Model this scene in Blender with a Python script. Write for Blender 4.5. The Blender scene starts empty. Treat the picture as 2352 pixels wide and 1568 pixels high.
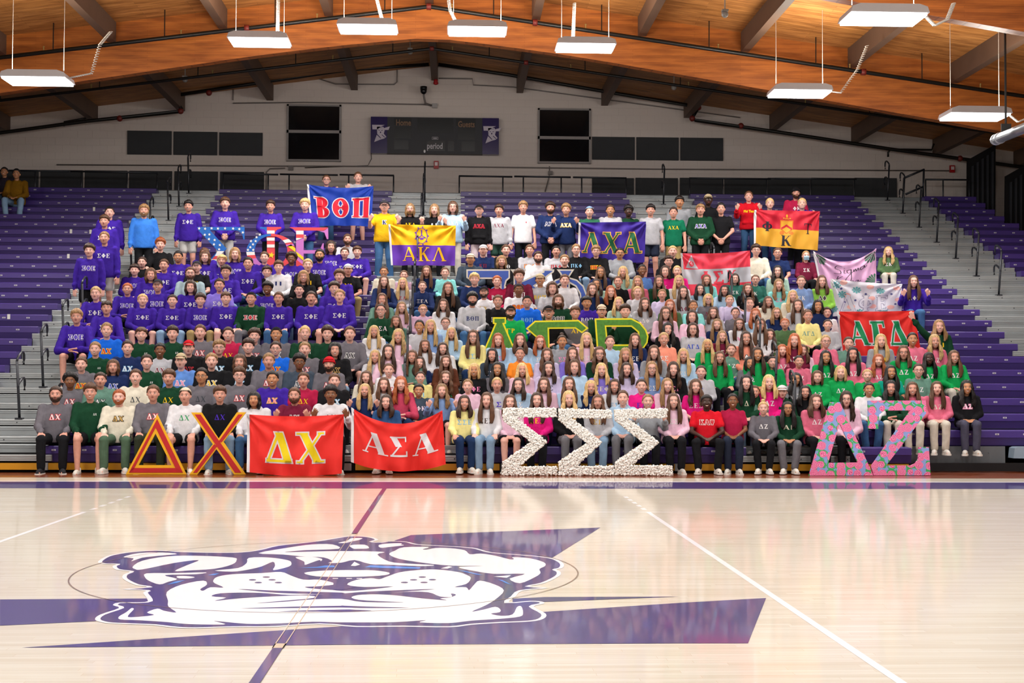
import bpy, bmesh, math, random
import numpy as np
from mathutils import Vector, Matrix, noise
from mathutils.bvhtree import BVHTree
from mathutils.geometry import tessellate_polygon
SC = bpy.context.scene
COL = SC.collection
# ---------------------------------------------------------------- camera (solved from the court lines and the bleacher rows)
CF, CX, CY, CZ, CYAW, CPIT, CROL = 3096.8959, .917, -10.0126, 1.3897, .0418, .0304, .0041
cam = bpy.data.cameras.new('camera'); cam.sensor_width = 36; cam.lens = CF/2352*36; cam.clip_end = 200; cam.clip_start = .1
cam_ob = bpy.data.objects.new('camera', cam); COL.objects.link(cam_ob)
cam_ob.matrix_world = Matrix.Translation((CX, CY, CZ)) @ Matrix.Rotation(-CYAW, 4, 'Z') @ Matrix.Rotation(math.pi/2+CPIT, 4, 'X') @ Matrix.Rotation(CROL, 4, 'Z')
SC.camera = cam_ob
# ---------------------------------------------------------------- world and exposure
W = bpy.data.worlds.new('world'); SC.world = W; W.use_nodes = True
W.node_tree.nodes['Background'].inputs[0].default_value = (.9, .93, 1, 1)
W.node_tree.nodes['Background'].inputs[1].default_value = .12
SC.view_settings.view_transform = 'Standard'; SC.view_settings.look = 'None'
SC.view_settings.exposure = 0; SC.view_settings.gamma = 1; SC.view_settings.use_curve_mapping = False
SC.cycles.max_bounces = 4; SC.cycles.diffuse_bounces = 3; SC.cycles.glossy_bounces = 2; SC.cycles.use_light_tree = True; SC.cycles.use_adaptive_sampling = True; SC.cycles.adaptive_threshold = .02
SC.cycles.transmission_bounces = 2; SC.cycles.transparent_max_bounces = 4
SC.cycles.sample_clamp_indirect = 6; SC.cycles.use_denoising = True; SC.cycles.caustics_reflective = False; SC.cycles.caustics_refractive = False
LIGHT_W = 99.0; POINT_W = 95.0
# ceiling fixtures: (x, y, z, width) ; the first rows are the ones in view, the rest hang over the court outside the frame
FIX_VIEW = [(87,181),(597,92),(845,62),(1096,67),(1344,105),(1836,210),(2239,263)]
# ---------------------------------------------------------------- picture ray -> point in the hall
def ray(u, v):
    u -= 1176.; v -= 784.
    c, s = math.cos(CROL), math.sin(CROL); u, v = c*u+s*v, -s*u+c*v
    x, y, z = u/CF, 1., -v/CF
    c, s = math.cos(CPIT), math.sin(CPIT); y, z = y*c-z*s, y*s+z*c
    c, s = math.cos(CYAW), math.sin(CYAW); x, y = x*c+y*s, -x*s+y*c
    return x, y, z
def atY(u, v, Y):
    r = ray(u, v); t = (Y-CY)/r[1]; return Vector((CX+t*r[0], Y, CZ+t*r[2]))
def atZ(u, v, Z=0.):
    r = ray(u, v); t = (Z-CZ)/r[2]; return Vector((CX+t*r[0], CY+t*r[1], Z))
Y0, RUN, Z0, RISE, NROW = 10.6918, .6102, .4049, .2499, 25
def rowY(k): return Y0+(k-1)*RUN
def rowZ(k): return Z0+(k-1)*RISE
def deckZ(k): return .27+RISE*(k-1)
# ---------------------------------------------------------------- materials
def srgb(h):
    if isinstance(h, str): h = tuple(int(h[i:i+2], 16)/255 for i in (0, 2, 4))
    return tuple((c/12.92 if c <= .04045 else ((c+.055)/1.055)**2.4) for c in h)
MATS = {}
def nt(name, rough=.6, spec=.5, metal=0, coat=0, coatr=.1):
    m = bpy.data.materials.new(name); m.use_nodes = True; t = m.node_tree; b = t.nodes['Principled BSDF']
    b.inputs['Roughness'].default_value = rough; b.inputs['Metallic'].default_value = metal
    b.inputs['Specular IOR Level'].default_value = spec
    b.inputs['Coat Weight'].default_value = coat; b.inputs['Coat Roughness'].default_value = coatr
    return m, t, b
def node(t, k, **kw):
    n = t.nodes.new(k)
    for a, v in kw.items():
        if a.startswith('i_'): n.inputs[a[2:].replace('_', ' ')].default_value = v
        else: setattr(n, a, v)
    return n
def mat(name, col, rough=.6, spec=.4, metal=0, var=.08, scale=6., bump=0., bscale=60., coat=0, coatr=.1):
    if name in MATS: return MATS[name]
    m, t, b = nt(name, rough, spec, metal, coat, coatr); L = t.links
    c = srgb(col)
    tc = node(t, 'ShaderNodeTexCoord'); nz = node(t, 'ShaderNodeTexNoise', i_Scale=scale, i_Detail=4.)
    L.new(tc.outputs['Object'], nz.inputs['Vector'])
    mx = node(t, 'ShaderNodeMix', data_type='RGBA')
    mx.inputs['A'].default_value = (*[x*(1-var) for x in c], 1); mx.inputs['B'].default_value = (*[min(1, x*(1+var)) for x in c], 1)
    L.new(nz.outputs['Fac'], mx.inputs['Factor']); L.new(mx.outputs['Result'], b.inputs['Base Color'])
    if bump:
        n2 = node(t, 'ShaderNodeTexNoise', i_Scale=bscale, i_Detail=2.); bp = node(t, 'ShaderNodeBump', i_Strength=bump, i_Distance=.01)
        L.new(tc.outputs['Object'], n2.inputs['Vector']); L.new(n2.outputs['Fac'], bp.inputs['Height']); L.new(bp.outputs['Normal'], b.inputs['Normal'])
    MATS[name] = m; return m
def emis(name, col, st):
    m, t, b = nt(name); b.inputs['Base Color'].default_value = (*srgb(col), 1)
    b.inputs['Emission Color'].default_value = (*srgb(col), 1); b.inputs['Emission Strength'].default_value = st
    MATS[name] = m; return m
def objmat(name, rough, spec, kind):
    "a procedural material that takes its hue from the object's own colour"
    m, t, b = nt(name, rough, spec); L = t.links
    oi = node(t, 'ShaderNodeObjectInfo'); tc = node(t, 'ShaderNodeTexCoord')
    nz = node(t, 'ShaderNodeTexNoise', i_Scale={'cloth': 9., 'hair': 30., 'skin': 25., 'flat': 10.}[kind], i_Detail=3.)
    if kind == 'hair':
        mp = node(t, 'ShaderNodeMapping'); mp.inputs['Scale'].default_value = (3, 3, .25)
        L.new(tc.outputs['Object'], mp.inputs['Vector']); L.new(mp.outputs['Vector'], nz.inputs['Vector'])
    else: L.new(tc.outputs['Object'], nz.inputs['Vector'])
    a = {'cloth': (.86, 1.1), 'hair': (.45, 1.6), 'skin': (.93, 1.05), 'flat': (.95, 1.02)}[kind]
    mr = node(t, 'ShaderNodeMapRange'); mr.inputs['From Min'].default_value = .3; mr.inputs['From Max'].default_value = .7
    mr.inputs['To Min'].default_value = a[0]; mr.inputs['To Max'].default_value = a[1]
    L.new(nz.outputs['Fac'], mr.inputs['Value'])
    vm = node(t, 'ShaderNodeVectorMath', operation='SCALE'); L.new(oi.outputs['Color'], vm.inputs[0]); L.new(mr.outputs['Result'], vm.inputs['Scale'])
    L.new(vm.outputs['Vector'], b.inputs['Base Color'])
    if kind in ('cloth', 'hair'):
        bp = node(t, 'ShaderNodeBump', i_Strength=.5 if kind == 'cloth' else .6, i_Distance=.012)
        n2 = node(t, 'ShaderNodeTexNoise', i_Scale=14. if kind == 'cloth' else 45., i_Detail=3., i_Distortion=.8)
        if kind == 'hair': L.new(mp.outputs['Vector'], n2.inputs['Vector'])
        else: L.new(tc.outputs['Object'], n2.inputs['Vector'])
        L.new(n2.outputs['Fac'], bp.inputs['Height']); L.new(bp.outputs['Normal'], b.inputs['Normal'])
    if kind == 'skin':
        b.inputs['Subsurface Weight'].default_value = 0.0
    MATS[name] = m; return m
M_SKIN = objmat('skin', .5, .35, 'skin'); M_CLOTH = objmat('fabric', .9, .15, 'cloth'); M_HAIR = objmat('hair', .42, .45, 'hair'); M_PRINT = objmat('print_ink', .7, .2, 'flat')
M_BLACK = mat('black_ink', '15151a', .6); M_WHITE = mat('white_ink', 'f2f1f0', .7); M_RAILM = mat('powder_coated_steel', '2d3036', .35, .5, .3)
# ---------------------------------------------------------------- mesh helpers
def pset(o, label=None, cat=None, group=None, kind=None):
    if label: o['label'] = label
    if cat: o['category'] = cat
    if group: o['group'] = group
    if kind: o['kind'] = kind
    return o
def empty(name, loc=(0, 0, 0), rz=0, label=None, cat=None, group=None, kind=None):
    o = bpy.data.objects.new(name, None); COL.objects.link(o); o.location = loc; o.rotation_euler = (0, 0, rz); o.empty_display_size = .1
    return pset(o, label, cat, group, kind)
def inst(name, me, parent=None, loc=(0, 0, 0), color=None):
    o = bpy.data.objects.new(name, me); COL.objects.link(o); o.location = loc
    if parent: o.parent = parent
    if color: o.color = (*color, 1)
    return o
class MB:
    def __init__(s): s.v = []; s.f = []; s.m = []
    def quadgrid(s, P, mi=0, close_u=False, close_v=False, mfn=None):
        nu, nv = len(P), len(P[0]); b = len(s.v)
        for r in P: s.v += [tuple(p) for p in r]
        for i in range(nu-(not close_u)):
            for j in range(nv-(not close_v)):
                a, c = (i+1) % nu, (j+1) % nv
                s.f.append((b+i*nv+j, b+a*nv+j, b+a*nv+c, b+i*nv+c)); s.m.append(mfn(i, j) if mfn else mi)
    def box(s, c, d, mi=0, bev=0):
        x, y, z = c; a, b_, e = d[0]/2, d[1]/2, d[2]/2; b = len(s.v)
        s.v += [(x+i*a, y+j*b_, z+k*e) for i in (-1, 1) for j in (-1, 1) for k in (-1, 1)]
        for f in ((0, 1, 3, 2), (4, 6, 7, 5), (0, 4, 5, 1), (2, 3, 7, 6), (0, 2, 6, 4), (1, 5, 7, 3)):
            s.f.append(tuple(b+i for i in f)); s.m.append(mi)
    def lh(s, a, b, mi=0): s.box([(a[i]+b[i])/2 for i in range(3)], [abs(b[i]-a[i]) for i in range(3)], mi)
    def tube(s, pts, r, n=8, mi=0, cap=True, closed=False):
        pts = [Vector(p) for p in pts]; rings = []
        for i, p in enumerate(pts):
            if closed: d = pts[(i+1) % len(pts)]-pts[i-1]
            else: d = pts[min(i+1, len(pts)-1)]-pts[max(i-1, 0)]
            d.normalize(); u = d.cross(Vector((0, 0, 1)))
            if u.length < .1: u = d.cross(Vector((0, 1, 0)))
            u.normalize(); w = d.cross(u); rr = r[i] if isinstance(r, (list, tuple)) else r
            rings.append([p+rr*(math.cos(t)*u+math.sin(t)*w) for t in [2*math.pi*k/n for k in range(n)]])
        b = len(s.v); s.quadgrid(rings, mi, close_u=closed, close_v=True)
        if cap and not closed:
            s.f.append(tuple(b+k for k in range(n))[::-1]); s.m.append(mi); e = b+(len(pts)-1)*n; s.f.append(tuple(e+k for k in range(n))); s.m.append(mi)
    def ell(s, c, r, nu=12, nv=8, mi=0, R=None):
        c = Vector(c); P = []
        for j in range(nv+1):
            ph = math.pi*(j/nv); rr = max(math.sin(ph), 1e-3)
            row = []
            for i in range(nu):
                th = 2*math.pi*i/nu; v = Vector((r[0]*rr*math.cos(th), r[1]*rr*math.sin(th), r[2]*math.cos(ph)))
                if R is not None: v = R @ v
                row.append(c+v)
            P.append(row)
        s.quadgrid(P, mi, close_v=True)
    def prism(s, poly, holes, y0, y1, mi=0, ms=None, P3=None):
        "polygon in the XZ plane pushed from y0 (front) to y1"
        ms = mi if ms is None else ms
        loops = [poly]+list(holes or [])
        for y, rev in ((y0, 0), (y1, 1)):
            b = len(s.v); flat = [p for l in loops for p in l]
            s.v += [(p[0], y, p[1]) for p in flat]
            for t in tessellate_polygon([[Vector((p[0], p[1], 0)) for p in l] for l in loops]):
                a = [flat[i] for i in t]
                ar = (a[1][0]-a[0][0])*(a[2][1]-a[0][1])-(a[2][0]-a[0][0])*(a[1][1]-a[0][1])
                t = list(t) if (ar > 0) != bool(rev) else list(t)[::-1]
                s.f.append(tuple(b+i for i in t)); s.m.append(mi if not rev else ms)
        for l in loops:
            b = len(s.v); n = len(l); s.v += [(p[0], y0, p[1]) for p in l]+[(p[0], y1, p[1]) for p in l]
            for i in range(n):
                j = (i+1) % n; s.f.append((b+i, b+j, b+n+j, b+n+i)); s.m.append(ms)
    def mesh(s, name, mats, smooth=False, fix=True):
        me = bpy.data.meshes.new(name); me.from_pydata(s.v, [], s.f)
        for m in (mats if isinstance(mats, (list, tuple)) else [mats]): me.materials.append(m)
        if any(s.m): me.polygons.foreach_set('material_index', s.m)
        if fix:
            bm = bmesh.new(); bm.from_mesh(me); bmesh.ops.recalc_face_normals(bm, faces=bm.faces); bm.to_mesh(me); bm.free()
        if smooth: me.polygons.foreach_set('use_smooth', [True]*len(me.polygons))
        me.update(); return me
    def build(s, name, mats, parent=None, smooth=False, loc=(0, 0, 0), **kw):
        o = inst(name, s.mesh(name, mats, smooth), parent, loc); return pset(o, **kw)
def spline(P, n=6, closed=True):
    "Catmull-Rom through the points"
    out = []; N = len(P)
    for i in range(N if closed else N-1):
        p0 = P[i-1] if closed or i else P[0]; p1 = P[i]; p2 = P[(i+1) % N]; p3 = P[(i+2) % N] if closed or i+2 < N else P[-1]
        for k in range(n):
            t = k/n; out.append(tuple(.5*((2*p1[a])+(-p0[a]+p2[a])*t+(2*p0[a]-5*p1[a]+4*p2[a]-p3[a])*t*t+(-p0[a]+3*p1[a]-3*p2[a]+p3[a])*t**3) for a in range(2)))
    if not closed: out.append(tuple(P[-1]))
    return out
def inset(P, d):
    "move every edge of a polygon inwards by d"
    n = len(P); A = sum(P[i][0]*P[(i+1) % n][1]-P[(i+1) % n][0]*P[i][1] for i in range(n)); sg = 1 if A > 0 else -1; out = []
    for i in range(n):
        a = Vector(P[i-1][:2]); b = Vector(P[i][:2]); c = Vector(P[(i+1) % n][:2]); e = (b-a).normalized(); g = (c-b).normalized()
        n1 = Vector((-e.y, e.x))*sg; n2 = Vector((-g.y, g.x))*sg; m = n1+n2
        if m.length < .2: m = n1.copy()
        m.normalize(); k = d/max(.45, m.dot(n1)); out.append((b.x+m.x*k, b.y+m.y*k))
    return out
# ---------------------------------------------------------------- Greek capitals as strokes (unit height)
def glyph(ch, T=.2, t=.08, sf=1., e=0.):
    "list of convex polygons, width; e grows every stroke"
    o = []; h = .055 if sf else 0
    def box(x0, y0, x1, y1): o.append([(x0-e, y0-e), (x1+e, y0-e), (x1+e, y1+e), (x0-e, y1+e)])
    def par(x0, y0, x1, y1, w):
        s = (x1-x0)/(y1-y0); w2 = w/2+e*math.sqrt(1+s*s); o.append([(x0-s*e-w2, y0-e), (x0-s*e+w2, y0-e), (x1+s*e+w2, y1+e), (x1+s*e-w2, y1+e)])
    def ser(x, y, w):
        if sf: box(x-w/2-.07*sf, y, x+w/2+.07*sf, y+h)
    def ring(cx, cy, rx, ry, wx, wy, a0=0, a1=360, n=24):
        for i in range(n):
            q = [math.radians(a0+(a1-a0)*(i+k)/n) for k in (0, 1)]
            P = [(cx+(rx+e)*math.cos(a), cy+(ry+e)*math.sin(a)) for a in q]+[(cx+(rx-wx-e)*math.cos(a), cy+(ry-wy-e)*math.sin(a)) for a in q[::-1]]
            o.append(P)
    if ch in 'AL' or ch == 'D':
        par(.06+t/2, 0, .46, 1, t); par(.92-T/2, 0, .46, 1, T); w = .95
        if ch == 'D': box(.06, 0, .9, .09)
        else: ser(.1, 0, t); ser(.84, 0, T)
        if ch == 'A': box(.22, .28, .7, .28+t*.9)
    elif ch == 'X': par(.84-T/2, 0, .06+T/2, 1, T); par(.1, 0, .8, 1, t); ser(.1, 0, t); ser(.74, 0, T); ser(.16, .945, T); ser(.8, .945, t); w = .9
    elif ch == 'S':
        box(.05, 1-t*1.2, .75, 1); box(.05, 0, .78, t*1.6); par(.42, .5, .05+T/2, 1, T); par(.02+t, 0, .46, .55, t*1.4); box(.75-t, .74, .75, 1); box(.78-t, 0, .78, .28); w = .85
    elif ch == 'F': box(.4-T/2, 0, .4+T/2, 1); ring(.4, .5, .4, .3, T*.85, t); ser(.4, 0, T); ser(.4, .945, T); w = .82
    elif ch == 'O' or ch == 'Q':
        ring(.42, .5, .42, .5, T, t); w = .86
        if ch == 'Q': box(.3, .46, .54, .54); box(.27, .38, .27+t*.7, .62); box(.57-t*.7, .38, .57, .62)
    elif ch == 'E': box(.1, 0, .1+T, 1); box(.02, 1-t, .7, 1); box(.02, 0, .72, t); box(.1, .47, .55, .47+t); box(.7-t, .8, .7, 1); box(.72-t, 0, .72, .2); box(.55-t*.8, .38, .55, .64); w = .76
    elif ch == 'K': box(.1, 0, .1+T, 1); par(.25, .42, .68, 1, t); par(.78-T/2, 0, .38, .6, T); ser(.1+T/2, 0, T); ser(.1+T/2, .945, T); ser(.68, .945, t); ser(.72, 0, T*.7); w = .85
    elif ch == 'P': box(.1, 0, .1+T, 1); box(.62, 0, .62+T, 1); box(.02, .93-t*.3, .9, 1); ser(.1+T/2, 0, T); ser(.62+T/2, 0, T); w = .92
    elif ch == 'G': box(.1, 0, .1+T, 1); box(.02, 1-t*1.1, .7, 1); box(.7-t, .76, .7, 1); ser(.1+T/2, 0, T); w = .72
    elif ch == 'B' or ch == 'R':
        box(.1, 0, .1+T, 1); ring(.36, .745, .3, .255, T, t, -90, 90, 12); box(.1, 1-t, .38, 1); box(.1, .47, .38, .47+t); ser(.06+T/2, .945, T); w = .76
        if ch == 'B': ring(.38, .26, .34, .26, T, t, -90, 90, 12); box(.1, 0, .4, t)
        ser(.06+T/2, 0, T)
    elif ch == 'Z': box(.06, 1-t*1.2, .72, 1); box(.04, 0, .76, t*1.5); par(.04+T/2, 0, .74-T/2, 1, T); box(.06, .76, .06+t, 1); box(.76-t, 0, .76, .27); w = .8
    elif ch == 'T': box(.38-T/2, 0, .38+T/2, 1); box(.02, 1-t*1.1, .74, 1); box(.02, .78, .02+t, 1); box(.74-t, .78, .74, 1); ser(.38, 0, T); w = .78
    elif ch == 'U': box(.4-T/2, 0, .4+T/2, 1); ring(.4, .62, .36, .38, T*.8, t, 180, 360, 16); box(.04, .6, .04+T*.8, 1); box(.76-T*.8, .6, .76, 1); ser(.4, 0, T); w = .82
    elif ch == 'Y': box(.03, 1-t*1.3, .75, 1); box(.14, .46, .64, .46+t*1.3); box(.03, 0, .75, t*1.3); w = .8
    elif ch == 'I': box(.1, 0, .1+T, 1); w = .4
    elif ch == 'c': ring(.4, .5, .4, .5, T, t, 40, 320, 18); w = .75
    else: w = .4
    return o, w
def wordpolys(s, x0, z0, x1, h, e=0., T=.2, t=.08, sf=1., gap=.16):
    "polygons of a word fitted between x0 and x1 at height z0, cap height h"
    ws = [glyph(c, T, t, sf)[1] for c in s]; tot = sum(ws)+gap*(len(s)-1); kx = (x1-x0)/tot; x = 0; out = []
    for c, w in zip(s, ws):
        for p in glyph(c, T, t, sf, e/h)[0]: out.append([(x0+(x+a)*kx, z0+b*h) for a, b in p])
        x += w+gap
    return out
def tessmap(polys, f, cell):
    "cut polygons on a grid of the given cell and map every vertex with f -> MB data"
    bm = bmesh.new()
    for p in polys:
        try: bm.faces.new([bm.verts.new((a, 0, b)) for a, b in p])
        except ValueError: pass
    if not bm.verts: return None
    xs = [v.co.x for v in bm.verts]; zs = [v.co.z for v in bm.verts]
    for ax, lo, hi in ((0, min(xs), max(xs)), (2, min(zs), max(zs))):
        k = math.ceil(lo/cell)*cell
        while k < hi:
            co = [0, 0, 0]; co[ax] = k; no = [0, 0, 0]; no[ax] = 1
            bmesh.ops.bisect_plane(bm, geom=bm.verts[:]+bm.edges[:]+bm.faces[:], plane_co=co, plane_no=no, dist=1e-6); k += cell
    bm.verts.index_update(); V = [tuple(f(v.co.x, v.co.z)) for v in bm.verts]; F = [tuple(v.index for v in g.verts) for g in bm.faces]; bm.free()
    return V, F
def addVF(mb, VF, mi=0):
    if not VF: return
    b = len(mb.v); mb.v += VF[0]
    for f in VF[1]: mb.f.append(tuple(b+i for i in f)); mb.m.append(mi)
def text_mesh(s, size, thick=.004):
    cu = bpy.data.curves.new('t', 'FONT'); cu.body = s; cu.size = size; cu.extrude = thick; cu.offset = .004; cu.align_x = 'CENTER'; cu.align_y = 'CENTER'; cu.resolution_u = 3
    o = bpy.data.objects.new('t', cu); COL.objects.link(o); dg = bpy.context.evaluated_depsgraph_get(); me = bpy.data.meshes.new_from_object(o.evaluated_get(dg))
    bpy.data.objects.remove(o); me.transform(Matrix.Rotation(math.pi/2, 4, 'X')); return me
# ================================================================ THE HALL
def floor_mat():
    m, t, b = nt('maple_boards', .4, .35, coat=.65, coatr=.05); L = t.links
    tc = node(t, 'ShaderNodeTexCoord'); br = node(t, 'ShaderNodeTexBrick', i_Scale=1.)
    br.offset = .37; br.offset_frequency = 1; br.squash = 1
    for k, v in (('Brick Width', .95), ('Row Height', .057), ('Mortar Size', .0009), ('Bias', -.1), ('Mortar Smooth', .3)): br.inputs[k].default_value = v
    br.inputs['Color1'].default_value = (*srgb('d8d3c6'), 1); br.inputs['Color2'].default_value = (*srgb('cdc4b2'), 1); br.inputs['Mortar'].default_value = (*srgb('c2a882'), 1)
    sx_ = node(t, 'ShaderNodeSeparateXYZ'); L.new(tc.outputs['Object'], sx_.inputs[0])
    dv = node(t, 'ShaderNodeMath', operation='DIVIDE'); dv.inputs[1].default_value = .057; L.new(sx_.outputs['Y'], dv.inputs[0]); fl = node(t, 'ShaderNodeMath', operation='FLOOR'); L.new(dv.outputs[0], fl.inputs[0])
    wn = node(t, 'ShaderNodeTexWhiteNoise', noise_dimensions='1D'); L.new(fl.outputs[0], wn.inputs['W'])
    ax = node(t, 'ShaderNodeMath', operation='MULTIPLY_ADD'); ax.inputs[1].default_value = 1.9; L.new(wn.outputs['Value'], ax.inputs[0]); L.new(sx_.outputs['X'], ax.inputs[2])
    cx_ = node(t, 'ShaderNodeCombineXYZ'); L.new(ax.outputs[0], cx_.inputs['X']); L.new(sx_.outputs['Y'], cx_.inputs['Y']); L.new(cx_.outputs[0], br.inputs['Vector'])
    mp = node(t, 'ShaderNodeMapping'); mp.inputs['Scale'].default_value = (1.2, 26, 1); nz = node(t, 'ShaderNodeTexNoise', i_Scale=1.5, i_Detail=5.)
    L.new(tc.outputs['Object'], mp.inputs['Vector']); L.new(mp.outputs['Vector'], nz.inputs['Vector'])
    mx = node(t, 'ShaderNodeMix', data_type='RGBA', blend_type='MULTIPLY'); mx.inputs['Factor'].default_value = .55
    cr = node(t, 'ShaderNodeValToRGB'); cr.color_ramp.elements[0].position = .3; cr.color_ramp.elements[0].color = (.86, .8, .72, 1); cr.color_ramp.elements[1].position = .62; cr.color_ramp.elements[1].color = (1, 1, 1, 1)
    L.new(nz.outputs['Fac'], cr.inputs['Fac']); L.new(br.outputs['Color'], mx.inputs['A']); L.new(cr.outputs['Color'], mx.inputs['B']); L.new(mx.outputs['Result'], b.inputs['Base Color'])
    wv = node(t, 'ShaderNodeTexNoise', i_Scale=3., i_Detail=1.); bp = node(t, 'ShaderNodeBump', i_Strength=.035, i_Distance=.02)
    m2 = node(t, 'ShaderNodeMapping'); m2.inputs['Scale'].default_value = (.5, 9, 1); L.new(tc.outputs['Object'], m2.inputs['Vector']); L.new(m2.outputs['Vector'], wv.inputs['Vector'])
    L.new(wv.outputs['Fac'], bp.inputs['Height']); L.new(bp.outputs['Normal'], b.inputs['Normal']); L.new(bp.outputs['Normal'], b.inputs['Coat Normal'])
    return m
M_FLOOR = floor_mat()
def paint(name, col): return mat(name, col, .4, .25, var=.04, scale=3, bump=.03, bscale=5, coat=.55, coatr=.045)
M_PURP = paint('purple_floor_paint', '301f66'); M_FWHITE = paint('white_floor_paint', 'e9e7ea'); M_FBLUE = paint('blue_floor_paint', '2f7fd8'); M_RED = paint('red_brown_floor_stain', '7a3a1c')
M_CL = paint('dark_line_paint', '3a2460')
XL, XR, YB, YF = -24., 24., 27.0, -24.
mb = MB(); mb.lh((XL, YF, -.2), (XR, YB, 0)); FLOOR = mb.build('floor', M_FLOOR, kind='structure')
def decal(name, polys, z, m, parent=FLOOR, holes=None, label=None, world=False):
    mb = MB()
    for i, P in enumerate(polys):
        Q = [(p[0], p[1]) for p in P] if world else [tuple(atZ(u, v)[:2]) for u, v in P]
        H = (holes or {}).get(i, [])
        b = len(mb.v); flat = Q+[p for h in H for p in h]; mb.v += [(p[0], p[1], z) for p in flat]
        for t in tessellate_polygon([[Vector((p[0], p[1], 0)) for p in l] for l in [Q]+H]): mb.f.append(tuple(b+i for i in t)); mb.m.append(0)
    me = mb.mesh(name, m, fix=False)
    bm = bmesh.new(); bm.from_mesh(me)
    bm.normal_update()
    for f in bm.faces:
        if f.normal.z < 0: f.normal_flip()
    bm.to_mesh(me); bm.free()
    o = inst(name, me, parent); pset(o, label); return o
def rect(x0, y0, x1, y1): return [(x0, y0), (x1, y0), (x1, y1), (x0, y1)]
decal('stained_border', [rect(XL, 9.67, XR, 16)], .001, M_RED, world=True, label='red-brown stained boards along the bleachers')
decal('painted_band', [rect(XL, 7.69, XR, 8.86)], .001, M_PURP, world=True, label='purple band along the sideline')
decal('sideline', [rect(XL, 8.86, XR, 9.0)], .001, M_FWHITE, world=True)
decal('court_line', [rect(XL, 4.49, XR, 4.525), rect(2.975, -12, 3.025, 4.49), rect(-3.025, -12, -2.975, 4.49)]+[rect(s*3-.025, 4.75+i*.38, s*3+.025, 4.95+i*.38) for s in (-1, 1) for i in range(5)], .001, M_FWHITE, world=True, label='thin white court lines')
def A(*P): return [(x/3, 1060+y/3) for x, y in P]
def B(*P): return [(784+x/3, 1060+y/3) for x, y in P]
def C_(*P): return [(1568+x/3, 1060+y/3) for x, y in P]
def sm(P, n=4): return spline(P, n)
sil = A((675,695),(700,670),(760,645),(900,622),(1080,612),(1280,622),(1500,626),(1660,624),(1780,608),(1900,580),(2080,560),(2200,545))+B((0,520),(80,513),(200,520),(255,538),(215,552),(270,556),(330,548),(450,552),(530,570),(700,580),(860,590),(940,600),(1040,626),(1250,643),(1440,663),(1515,690),(1535,715),(1520,735),(1480,745),(1510,760),(1500,790),(1400,838),(1300,860),(1430,872),(1250,890),(1200,930),(1155,970),(1300,960),(1385,966),(1395,980),(1325,1000),(1410,1050),(1390,1085),(1300,1103),(1100,1112),(900,1125),(750,1142),(420,1138),(100,1140))+A((2200,1122),(1900,1140),(1600,1142),(1350,1150),(1200,1145),(1050,1128),(850,1120),(720,1112),(655,1090),(690,1055),(820,1010),(778,990),(820,972),(1000,968),(1015,945),(985,905),(1000,890),(840,880),(1015,865),(930,850),(850,810),(850,780),(895,758),(800,745),(775,722),(800,708),(720,706))
decal('logo_bar', [A((0,950),(1010,943),(1035,985),(655,1100),(0,1130)), A((150,1282),(700,1245),(2352,1135))+B((1400,1035))+C_((0,972),(575,940),(450,1252),(0,1252))+B((0,1262))+A((1800,1268)),
  B((365,545),(480,506),(1785,454),(1448,665),(1000,630),(500,585)), B((1180,945),(1400,933),(2330,930),(1390,967),(1180,972))], .0015, M_PURP, label='purple bars of the painted letter behind the dog head')
decal('logo_outline', [sm(sil, 3)], .002, M_FWHITE)
W = [tuple(atZ(u, v)[:2]) for u, v in sm(sil, 3)]
decal('logo_head', [inset(W, .03)], .0026, M_PURP, world=True, label='purple dog head emblem painted on the floor')
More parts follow.
